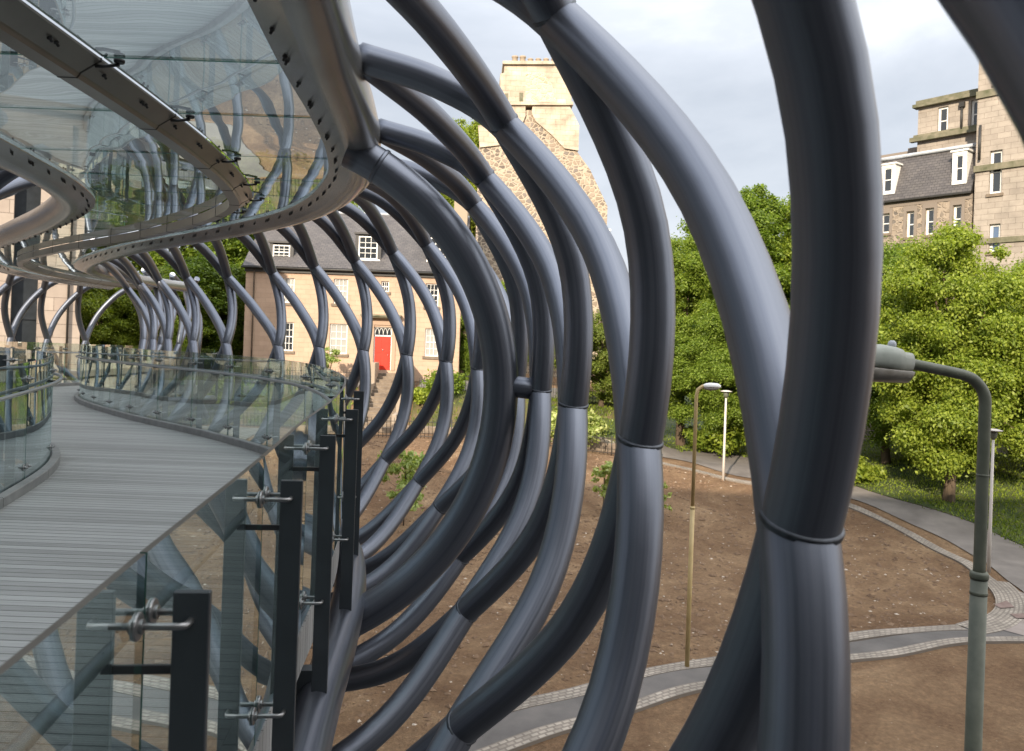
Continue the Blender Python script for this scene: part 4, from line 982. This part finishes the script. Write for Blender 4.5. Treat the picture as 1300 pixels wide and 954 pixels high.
# attic block above the mansard
af = Facade(tf.w(0, 0, -2.6), tf.e, tf.n)
a0 = af.px(1166, 140)[0]; a1 = af.px(1250, 130)[0]; zc0 = af.px(1166, 190)[1]; zt0 = af.px(1200, 150)[1]
ztop = af.px(1166, 131)[1]; zcor = af.px(1166, 138)[1]
ah = [af.rect(1191, 137, 1203, 170), af.rect(1233, 128, 1242, 162)]
zz0 = zman-.5
ah = [(a, b, c, e) for a, b, c, e in ah]
wall(af, a0, a1+1.0, zz0, zcor, ah, M['ashlar'], ten, thick=6, name='attic_wall')
for q in ah: window(af, q, 1, 2, ten, M['pane'], depth=.16, fw=.13)
mb = MB(); fbox(mb, af, a0-.25, a1+1, zcor, zcor+.2, -.3, .32); fbox(mb, af, a0-.12, a1+1, zcor+.202, ztop+.1, -.3, .14); mb.build('cornice', M['cornice'], ten)
mb = MB(); zl = af.px(1166, 178)[1]; fbox(mb, af, a0-.35, a1+1, zl-.15, zl+.12, 0, .35); fbox(mb, af, a0-.2, a1+1, zl+.122, zl+.3, 0, .15); mb.build('cornice', M['cornice'], ten)
mb = MB(); u_, _ = af.px(1222, 150); mb.tube([af.w(u_, zcor-.2, .12), af.w(u_, zl, .12)], .07, 8); fbox(mb, af, u_-.15, u_+.15, zcor-.5, zcor-.2, .02, .24); mb.build('drainpipe', M['iron'], ten)
mb = MB(); u_, z_ = af.px(1243, 112); mb.tube([af.w(u_, z_-1.5, -.1), af.w(u_, z_+.6, -.1)], .06, 6); mb.build('vent_pipe', M['iron'], ten)
# low parapet blocks behind the slate ridge
mb = MB(); b0 = tf.px(1146, 190)[0]-1.2; b1 = a0+2; fbox(mb, af, b0, b1, zz0, af.px(1150, 186)[1], -3, -.6); fbox(mb, af, uL-.5, b0, zz0, af.px(1120, 193)[1], -3, -.9); mb.build('parapet', M['ashlar'], ten)
# tall section to the right
rf = Facade(tf.w(0, 0, .35), tf.e, tf.n); r0 = rf.px(1238, 220)[0]; 
zt1 = rf.px(1250, 48)[1]
rh = [rf.rect(1264, 72, 1278, 103), rf.rect(1257, 192, 1271, 245), rf.rect(1256, 285, 1269, 320)]
rh += [(a+3.0, b+3.0, c, e) for a, b, c, e in rh]+[(a+6.0, b+6.0, c, e) for a, b, c, e in rh]
wall(rf, r0, r0+16, zbot, zt1, rh, M['ashlar'], ten, thick=9, name='front_wall')
for q in rh: window(rf, q, 1, 2, ten, M['panel'] if q[2] < 9 else M['pane'], depth=.2, fw=.13)
mb = MB(); fbox(mb, rf, r0-.2, r0+16, zt1+.002, zt1+.5, -.2, .3); zc = rf.px(1250, 120)[1]; fbox(mb, rf, r0-.05, r0+16, zc-.2, zc+.2, 0, .12)
zc = rf.px(1245, 214)[1]; fbox(mb, rf, r0-.05, r0+16, zc-.2, zc+.15, 0, .12); zc = rf.px(1270, 305)[1]; fbox(mb, rf, r0-.05, r0+16, zc-.15, zc+.15, 0, .10); mb.build('string_course', M['cornice'], ten)
mb = MB(); mb.tube([rf.w(r0+.25, rf.px(1240, 205)[1], .15), rf.w(r0+.25, zt1-5, .15)], .07, 8); mb.build('drainpipe', M['iron'], ten)

# long building at the far end of the bridge, seen through the cage at left
ef = Facade((-19.6, 36, 0), Vector((.877, .48, 0)), Vector((.48, -.877, 0)))
endb = thing('pale_stone_building', 'pale stone building with dark tall glazing bays at the far left end of the bridge', 'building')
mb = MB()
er_ = ef.px(102, 400)[0]
bays = [(u, u+1.0, -1.8, 6.5) for u in np.arange(er_-2.7, er_-24, -1.75)]
wall(ef, er_-26, er_, -8, 9.5, bays, M['office'], endb, thick=12, depth=.5)
for q in bays:
    mb = MB(); fbox(mb, ef, q[0], q[1], q[2], q[3], -.42, -.36)
    for z in (0.2, 2.2, 4.2): fbox(mb, ef, q[0], q[1], z-.04, z+.04, -.36, -.30)
    mb.build('window', M['officed'], endb)
mb = MB(); fbox(mb, ef, er_-26.1, er_+.15, 9.5, 9.9, -.3, .3); fbox(mb, ef, er_-26.05, er_+.1, -2.4, -2.1, 0, .15); mb.build('cornice', M['office'], endb)
mb = MB(); u_ = ef.px(86, 400)[0]; mb.tube([ef.w(u_, -3, .1), ef.w(u_, 9, .1)], .05, 8); mb.build('drainpipe', M['iron'], endb)

# unseen block added behind the camera to shade the bridge and darken reflections
of = Facade((0, -15, 0), Vector((-1, 0, 0)), Vector((0, 1, 0)))
off = thing('unseen_shading_block', 'wide unseen building form added behind the viewpoint to shade the near bridge', 'building')
hol = [(u, u+1.8, z, z+2.2) for u in np.arange(-40, 56, 4.0) for z in (-5, -1, 3, 7, 11)]
OTOP = 18.0
wall(of, -44, 60, -8, OTOP, hol, M['darkstone'], off, thick=10, depth=.3)
mb = MB()
for q in hol: fbox(mb, of, q[0], q[1], q[2], q[3], -.26, -.2)
mb.build('windows', M['officed'], off)

# ------------------------------------------------------------------ trees
def leaves_mesh(name, clumps, n, size, m, seed, flat=.6):
    g = np.random.default_rng(seed); c = np.array([k[:3] for k in clumps]); r = np.array([k[3] for k in clumps])
    wgt = r**2; wgt = wgt/wgt.sum(); idx = g.choice(len(clumps), n, p=wgt)
    d = g.normal(size=(n, 3)); d /= np.linalg.norm(d, axis=1)[:, None]
    rad = r[idx]*(g.random(n)**.5)*(1+.28*g.normal(size=n))*1.12
    pos = c[idx]+d*rad[:, None]*np.array([1, 1, .72])
    nr = d*.6+g.normal(size=(n, 3))*.55+np.array([0, 0, flat]); nr /= np.linalg.norm(nr, axis=1)[:, None]
    a = np.cross(nr, g.normal(size=(n, 3))); a /= np.linalg.norm(a, axis=1)[:, None]; b = np.cross(nr, a)
    s = size*(.6+.8*g.random(n))[:, None]
    v = np.empty((n, 4, 3)); v[:, 0] = pos-a*s; v[:, 1] = pos+b*s*.55+nr*s*.1; v[:, 2] = pos+a*s; v[:, 3] = pos-b*s*.55+nr*s*.1
    me = bpy.data.meshes.new(name); me.vertices.add(4*n); me.vertices.foreach_set('co', v.reshape(-1)); me.loops.add(4*n); me.polygons.add(n)
    me.loops.foreach_set('vertex_index', np.arange(4*n)); me.polygons.foreach_set('loop_start', np.arange(0, 4*n, 4)); me.polygons.foreach_set('loop_total', np.full(n, 4))
    me.update(); me.validate(); me.materials.append(m); return me
def tree_proto(key, h, rw, rh, zc, nleaf, leafsize, m, seed, nclump=70, droop=0):
    rr = random.Random(seed); clumps = []
    for _ in range(nclump):
        while True:
            x, y, z = rr.uniform(-1, 1), rr.uniform(-1, 1), rr.uniform(-1, 1); q = x*x+y*y+z*z
            if .12 < q < 1: break
        wob = 1+.22*math.sin(3.1*math.atan2(y, x)+seed)+.12*rr.uniform(-1, 1)
        clumps.append((x*rw*wob, y*rw*wob, zc+z*rh, rr.uniform(.10, .25)*rw))
    for _ in range(nclump//6):     # outliers for a broken outline
        a = rr.uniform(0, 2*PI); e = rr.uniform(-.5, 1.3); clumps.append((math.cos(a)*math.cos(e)*rw*.98, math.sin(a)*math.cos(e)*rw*.98, zc+math.sin(e)*rh*.97, rr.uniform(.06, .13)*rw))
    cm = leaves_mesh(key+'_crown', clumps, nleaf, leafsize, m, seed)
    tm = MB(); r0 = h*.022
    tm.tube(catmull([(0, 0, -.3), (r0*.5, 0, h*.15), (-r0*.4, r0*.3, h*.4), (r0*.3, 0, h*.8)], 5), [r0*(1.25-1.15*k/15) for k in range(16)], 9)
    for k in range(14):
        c = clumps[k*3 % len(clumps)]; z0 = h*rr.uniform(.22, .6); mid = Vector((c[0]*.5, c[1]*.5, lerp(z0, c[2], .6)))
        tm.tube(catmull([(0, 0, z0), mid, (c[0], c[1], c[2])], 4), [r0*.42*(1-k2/9.5) for k2 in range(9)], 5)
    return cm, tm
def make_tree(name, label, cat, cm, tmb, loc, sc, rz, group):
    root = thing(name, label, cat, group, loc); cr_ = bpy.data.objects.new('crown', cm); C.objects.link(cr_); cr_.parent = root
    if isinstance(tmb, MB): tr = tmb.build('trunk', M['bark'], root)
    else: tr = bpy.data.objects.new('trunk', tmb); C.objects.link(tr); tr.parent = root
    root.scale = sc if isinstance(sc, tuple) else (sc,)*3; root.rotation_euler.z = rz; return tr.data
protos = {}
def T(kind, name, label, px, Yd, top, wpx, group, zbase=None, rz=0.0, base_px=None):
    """crown top at pixel row top, crown width wpx pixels"""
    cm, tm, hh, ww = protos[kind]; x = P(px, 450, Yd).x; zt_ = P(px, top, Yd).z; z0 = Hn(x, Yd) if zbase is None else zbase
    sz = (zt_-z0)/hh; sx = (wpx/F_PX*Yd)/ww
    me = make_tree(name, label, 'tree', cm, tm, (x, Yd, z0), (sx, sx, sz), rz, group); protos[kind] = (cm, me, hh, ww)
cm, tm = tree_proto('broad', 12, 3.9, 5.3, 6.5, 200000, .078, M['leaf_a'], 11, 210); protos['broad'] = (cm, tm, 11.9, 7.9)
cm, tm = tree_proto('tall', 16, 3.6, 6.8, 8.9, 190000, .086, M['leaf_b'], 23, 230); protos['tall'] = (cm, tm, 16, 7.4)
cm, tm = tree_proto('dark', 11, 4.4, 5.2, 5.6, 130000, .105, M['leaf_d'], 31, 200); protos['dark'] = (cm, tm, 10.9, 9)
cm, tm = tree_proto('yellow', 9, 3.2, 4.2, 4.7, 90000, .085, M['leaf_c'], 41, 100); protos['yellow'] = (cm, tm, 9, 6.6)
GR = 'trees around the soil bed and behind the house'
T('broad', 'broadleaf_tree', 'large broad tree with drooping light green branches in front of the right tenement', 1210, 35.5, 292, 195, GR, rz=.4)
T('broad', 'broadleaf_tree', 'bright green tree beside the tenement, partly behind the nearest dark tube', 1130, 41, 312, 150, GR, rz=2.2)
T('broad', 'broadleaf_tree', 'tree at the far right edge behind the tall lamp post', 1320, 38, 330, 170, GR, rz=1.2)
T('tall', 'tall_tree', 'tallest tree between the two nearest tubes, rising into the sky', 938, 52, 230, 165, GR, rz=.3)
T('tall', 'tall_tree', 'leafy tree right of the second tube, lower than the tallest one', 868, 49, 292, 120, GR, rz=1.9)
T('broad', 'broadleaf_tree', 'light green tree in front of the tallest tree, above the path', 925, 45, 375, 130, GR, rz=4.0)
T('tall', 'tall_tree', 'tree standing hidden mostly behind the nearest dark tube', 1018, 53, 240, 150, GR, rz=3.3)
T('yellow', 'broadleaf_tree', 'yellow green tree glimpsed between the third and second tubes', 765, 46, 385, 120, GR, rz=.7)
T('broad', 'broadleaf_tree', 'tree by the right end of the house', 640, 51, 360, 90, GR, rz=.9)
T('dark', 'bushy_tree', 'small tree beside the right corner of the stone house', 597, 50.5, 385, 46, GR, rz=.2)
T('dark', 'dense_tree', 'dense dark tree at the left corner of the stone house', 262, 54, 325, 150, GR, rz=2.0)
T('dark', 'dense_tree', 'dark tree framed between the end of the canopy and the lattice', 195, 50, 345, 150, GR, rz=.5)
T('dark', 'dense_tree', 'dark tree just right of the pale stone building', 128, 47, 352, 110, GR, rz=4.1)
T('tall', 'tall_tree', 'tall tree whose top shows left of the chimney stack', 585, 68, 142, 120, GR, zbase=-3, rz=1.0)
T('tall', 'tall_tree', 'tall tree seen through the canopy glass above the house', 250, 66, 170, 190, GR, zbase=-3, rz=2.6)
T('tall', 'tall_tree', 'high tree behind the left end of the house roof', 350, 70, 190, 170, GR, zbase=-3, rz=5.0)
# shrubs and saplings
rr = random.Random(5)
def shrub(label, x, y, rw, h, m, n, size, seed, name='shrub'):
    root = thing(name, label, 'shrub', 'shrubs and saplings', (x, y, Hn(x, y)-.02)); r2 = random.Random(seed)
    cl = [(r2.uniform(-.7, .7)*rw, r2.uniform(-.7, .7)*rw, r2.uniform(.25, .85)*h, r2.uniform(.2, .4)*rw) for _ in range(16)]
    me = leaves_mesh('foliage', cl, n, size, m, seed); o = bpy.data.objects.new('foliage', me); C.objects.link(o); o.parent = root
    mb = MB()
    for k in range(7):
        c = cl[k]; mb.tube(catmull([(0, 0, -.1), (c[0]*.4, c[1]*.4, c[2]*.5), (c[0], c[1], c[2])], 3), [.03*(1-q/8) for q in range(7)], 5)
    mb.build('stems', M['bark'], root)
def sapling(label, px, py_base, py_top, d, m, n, rw):
    b = hit(px, py_base); k = b.y; topz = P(px, py_top, k).z; h = topz-b.z
    root = thing('sapling', label, 'sapling', 'young saplings planted in the soil', (b.x, b.y, Hn(b.x, b.y))); r2 = random.Random(px)
    cl = [(r2.gauss(0, .45)*rw, r2.gauss(0, .45)*rw, r2.uniform(.3, 1.0)*h, .22*rw) for _ in range(26)]
    me = leaves_mesh('foliage', cl, n, .085, m, px, flat=.2); o = bpy.data.objects.new('foliage', me); C.objects.link(o); o.parent = root
    mb = MB(); mb.tube([(0, 0, -.2), (.03, 0, h*.5), (0, .02, h*.95)], [.028, .02, .006], 6)
    for c in cl[:12]: mb.tube([(0.01, 0, c[2]*.75), (c[0], c[1], c[2])], [.010, .004], 4)
    mb.build('stem', M['bark'], root)
sapling('young sapling with pale yellow green leaves between two lattice tubes', 512, 668, 572, 26, M['leaf_s'], 2400, 1.05)
sapling('thin sapling on the soil just left of the second tube', 765, 655, 590, 30, M['leaf_s'], 900, .6)
sapling('thin sapling on the soil just right of the second tube', 838, 660, 610, 30, M['leaf_s'], 350, .4)
shrub('light green climbing shrub against the house, left of the red door', -10.9, 46.9, .7, 2.6, M['leaf_s'], 900, .09, 4)
shrub('green shrub below the right window of the house', -3.6, 45.6, 1.3, 1.3, M['leaf_a'], 2200, .1, 5)
shrub('low shrub on the bank right of the steps', -5.0, 44.9, .9, .9, M['leaf_a'], 1500, .1, 6)
shrub('bright bush at the foot of the bank, seen through the balustrade', -16.2, 44.6, 1.4, 1.5, M['leaf_c'], 2500, .1, 7)
shrub('round bush beyond the path, right of the nearest tube', P(1095, 600, 38).x, 38.5, 1.3, 1.3, M['leaf_a'], 3000, .1, 8)
shrub('dark bush in the shade under the tallest tree', P(935, 600, 44).x, 45.5, 1.6, 2.2, M['leaf_d'], 3500, .12, 9)
shrub('bush beyond the path between the two thin lamp posts', P(895, 590, 46).x, 46.5, 1.4, 1.5, M['leaf_b'], 3000, .11, 10)
shrub('pale flowering shrub behind the railing, between the tubes', P(735, 520, 42).x, 43.2, 1.9, 2.6, M['leaf_s'], 3800, .12, 12)
shrub('low green hedge bush beyond the path near the right lamp', P(1180, 640, 37).x+2, 40.5, 1.8, 1.3, M['leaf_b'], 3500, .11, 13)

# ------------------------------------------------------------------ lamps
la = thing('street_lamp', 'tall green street lamp with cranked arm and lantern at the right', 'street lamp', 'street lamps')
d = 8.0
collar = P(1243, 733, d); gx = collar.x-.0; lean = 0
gy = d; base = Vector((P(1237, 864, d).x, d, H(5, 8)))
polex = P(1243, 733, d).x
mb = MB(); mb.tube([(polex, d, base.z-.2), (polex, d, collar.z)], .079, 20); mb.lathe((polex, d, collar.z), UP, [(.082, -.02), (.088, 0), (.088, .035), (.075, .06)], 20); mb.lathe((polex, d, collar.z-.18), UP, [(.079, 0), (.083, .01), (.083, .03), (.079, .04)], 20); mb.lathe((polex, d, base.z), UP, [(.14, -.1), (.14, .9), (.1, 1.2), (.08, 1.3)], 20)
mb.build('pole', M['lampgreen'], la)
arm = catmull([(polex, d, collar.z-.02), (polex, d, P(1247, 620, d).z), (polex, d, P(1250, 535, d).z), (polex-.01, d, P(1248, 503, d).z), P(1240, 486, d), P(1225, 477, d), P(1185, 468, d), P(1145, 460, d)], 8)
mb = MB(); mb.tube(arm, [.058 if i < 24 else max(.055, .058-.001*(i-24)) for i in range(len(arm))], 16)
mb.lathe((polex, d, P(1246, 605, d).z), UP, [(.058, 0), (.061, .005), (.061, .02), (.058, .025)], 16); mb.build('arm', M['lampgreen'], la)
# lantern: shaped canopy (loft along x) and bowl
def loft(mb, secs, seg=16, mi=0):
    base = len(mb.v)
    for (x, zc_, wy, h0, h1) in secs:     # superellipse section, h0 below, h1 above
        for k in range(seg):
            a = 2*PI*k/seg; ca, sa = math.cos(a), math.sin(a); y = wy*abs(ca)**.7*(1 if ca > 0 else -1); z = (h1 if sa > 0 else h0)*abs(sa)**.8*(1 if sa > 0 else -1)
            mb.v.append((x, y, zc_+z))
    for i in range(len(secs)-1):
        for k in range(seg):
            k2 = (k+1) % seg; mb.face((base+i*seg+k, base+i*seg+k2, base+(i+1)*seg+k2, base+(i+1)*seg+k), None, mi, True)
    mb.face([base+k for k in range(seg)], None, mi); mb.face([base+(len(secs)-1)*seg+k for k in range(seg)][::-1], None, mi)
hd = P(1146, 461, d); head = MB()
loft(head, [(.10, 0, .045, .035, .04), (.07, -.003, .055, .05, .055), (.06, -.005, .10, .06, .085), (-.04, -.008, .11, .065, .09), (-.05, -.01, .13, .07, .11), (-.12, -.01, .135, .07, .125), (-.25, -.01, .14, .06, .13), (-.42, -.015, .13, .05, .12), (-.58, -.025, .10, .04, .085), (-.66, -.03, .05, .02, .04)])
ho = head.build('lantern', M['lamphead'], la); ho.location = hd; ho.rotation_euler.y = R(4); ho.scale = (.98, 1.3, 1.38)
b2 = MB(); loft(b2, [(.07, -.062, .08, .005, .01), (.06, -.062, .12, .03, .01), (.03, -.062, .135, .085, .01), (-.3, -.062, .14, .10, .01), (-.5, -.062, .125, .09, .01), (-.6, -.085, .09, .06, .01), (-.63, -.085, .05, .01, .01)]); bo = b2.build('bowl', M['lampbowl'], ho)
b3 = MB(); b3.lathe((-.13, 0, .10), UP, [(.035, 0), (.04, .015), (.04, .03), (.034, .045), (.018, .056)], 14); b3.build('photocell', M['lead'], ho)
# slender yellow-brown lamp
lb = thing('street_lamp', 'slender yellow-brown lamp post with box lantern on the soil bed', 'street lamp', 'street lamps')
g = hit(872, 850); dy = g.y; topz = P(888, 496, dy).z
mb = MB(); mb.tube([(g.x, dy, g.z-.2), (g.x, dy, lerp(g.z, topz, .58))], .055, 12); mb.lathe((g.x, dy, lerp(g.z, topz, .58)), UP, [(.06, -.03), (.063, 0), (.05, .03)], 12)
mb.tube([(g.x, dy, lerp(g.z, topz, .58)), (g.x, dy, topz-.12), (g.x+.03, dy, topz+.02), (g.x+.14, dy, topz+.1), (g.x+.3, dy, topz+.12)], .043, 10); mb.build('pole', M['lampyel'], lb)
h2 = MB(); loft(h2, [(-.02, 0, .04, .03, .04), (.08, 0, .09, .03, .09), (.2, 0, .12, .03, .11), (.42, 0, .11, .03, .10), (.5, 0, .07, .02, .05)], 14); h_ = h2.build('lantern', M['white'], lb); h_.location = (g.x+.15, dy, topz+.1); h_.scale = (.8, .8, .8)
h3 = MB(); loft(h3, [(0, -.03, .05, .01, .0), (.06, -.03, .08, .07, .0), (.2, -.03, .1, .09, .0), (.4, -.03, .09, .06, .0), (.47, -.03, .05, .01, .0)], 12); h3.build('bowl', M['lampbowl'], h_)
def post_top(label, px, pyb, pyt, r, m):
    g = hit(px, pyb); dy = g.y; tz = P(px, pyt, dy).z; L = thing('street_lamp', label, 'street lamp', 'street lamps'); mb = MB()
    mb.tube([(g.x, dy, g.z-.1), (g.x, dy, lerp(g.z, tz, .3)), (g.x, dy, tz-.35)], [r*1.15, r, r*.8], 12); mb.build('pole', m, L)
    k = MB(); k.lathe((g.x, dy, tz-.36), UP, [(r*.9, 0), (r*2.0, .08), (r*2.3, .24), (r*1.6, .3)], 16); hh = k.build('lantern', M['lampgreen'], L)
    k = MB(); k.lathe((g.x, dy, tz-.06), UP, [(.05, 0), (.28, .01), (.29, .03), (.12, .07), (.03, .08)], 20); k.build('lantern_cap', M['lampwhite'], hh)
post_top('pale grey post-top lamp beside the wide path, left of the two', 918, 611, 496, .06, M['lampwhite'])
post_top('pale grey post-top lamp with flat disc cap at the tip of the soil bed', 1255, 728, 545, .055, M['lampwhite'])

# ------------------------------------------------------------------ world, sun, camera
SUN_EL, SUN_AZ = R(24), R(-22)      # azimuth of the sun measured from behind the viewer
sun_dir = Vector((math.sin(SUN_AZ)*math.cos(SUN_EL), -math.cos(SUN_AZ)*math.cos(SUN_EL), math.sin(SUN_EL)))
w = bpy.data.worlds.new('World'); scn.world = w; w.use_nodes = True; nt = w.node_tree; bg = nt.nodes['Background']
sky = nt.nodes.new('ShaderNodeTexSky'); sky.sky_type = 'NISHITA'; sky.sun_disc = False; sky.sun_elevation = SUN_EL
sky.sun_rotation = math.atan2(sun_dir.x, sun_dir.y); sky.air_density = 1.2; sky.dust_density = 2.0
tc = nt.nodes.new('ShaderNodeTexCoord'); mp = nt.nodes.new('ShaderNodeMapping'); mp.inputs['Scale'].default_value = (1, 1, 2.4); mp.inputs['Location'].default_value = (.35, .1, .2)
nt.links.new(tc.outputs['Generated'], mp.inputs[0])
n1 = nd(nt, 'ShaderNodeTexNoise', i_Scale=1.7, i_Detail=9, i_Roughness=.55, i_Distortion=.3); nt.links.new(mp.outputs[0], n1.inputs['Vector'])
dt = nd(nt, 'ShaderNodeVectorMath', operation='DOT_PRODUCT'); dt.inputs[1].default_value = (.34, -.10, .16); nt.links.new(tc.outputs['Generated'], dt.inputs[0])
ad = nd(nt, 'ShaderNodeMath', operation='ADD'); nt.links.new(n1.outputs['Fac'], ad.inputs[0]); nt.links.new(dt.outputs['Value'], ad.inputs[1])
cl = ramp(nt, [(.36, (3.5, 3.8, 4.3)), (.52, (4.6, 4.85, 5.3)), (.63, (6.2, 6.4, 6.8)), (.74, (9.4, 9.4, 9.4))]); nt.links.new(ad.outputs[0], cl.inputs[0])
sz = nt.nodes.new('ShaderNodeSeparateXYZ'); nt.links.new(tc.outputs['Generated'], sz.inputs[0])      # overcast skies are brightest overhead
mr = nd(nt, 'ShaderNodeMapRange'); nt.links.new(sz.outputs['Z'], mr.inputs['Value'])
for k_, v_ in (('From Min', .30), ('From Max', 1.0), ('To Min', .90), ('To Max', 2.1)): mr.inputs[k_].default_value = v_
gz = nd(nt, 'ShaderNodeMix', data_type='RGBA', blend_type='MULTIPLY'); gz.inputs[0].default_value = 1; nt.links.new(cl.outputs[0], gz.inputs[6]); nt.links.new(mr.outputs[0], gz.inputs[7])
mx = nd(nt, 'ShaderNodeMix', data_type='RGBA'); mx.inputs[0].default_value = .93; nt.links.new(sky.outputs[0], mx.inputs[6]); nt.links.new(gz.outputs[2], mx.inputs[7]); nt.links.new(mx.outputs[2], bg.inputs['Color'])
bg.inputs['Strength'].default_value = .11
sl = bpy.data.lights.new('sun', 'SUN'); sl.energy = 4.2; sl.angle = R(.6); sl.color = (1, .86, .68); so = bpy.data.objects.new('sun', sl); C.objects.link(so)
so.rotation_euler = sun_dir.to_track_quat('Z', 'Y').to_euler()

cam = bpy.data.cameras.new('camera'); co = bpy.data.objects.new('camera', cam); C.objects.link(co)
mt = Matrix.Identity(4)
for c_, v in enumerate((CR, CU, -CF)):
    for r_ in range(3): mt[r_][c_] = v[r_]
co.matrix_world = mt
cam.sensor_width = 36; cam.sensor_fit = 'HORIZONTAL'; cam.lens = F_PX/1300*36; cam.shift_y = -45/1300; cam.clip_start = .05; cam.clip_end = 3000
cam.dof.use_dof = True; cam.dof.focus_distance = 8.0; cam.dof.aperture_fstop = 4.0
scn.camera = co
scn.view_settings.view_transform = 'Standard'; scn.view_settings.look = 'None'; scn.view_settings.exposure = 0.85; scn.view_settings.gamma = 1
scn.render.engine = 'CYCLES'
scn.cycles.max_bounces = 10; scn.cycles.transparent_max_bounces = 24; scn.cycles.glossy_bounces = 5; scn.cycles.diffuse_bounces = 3
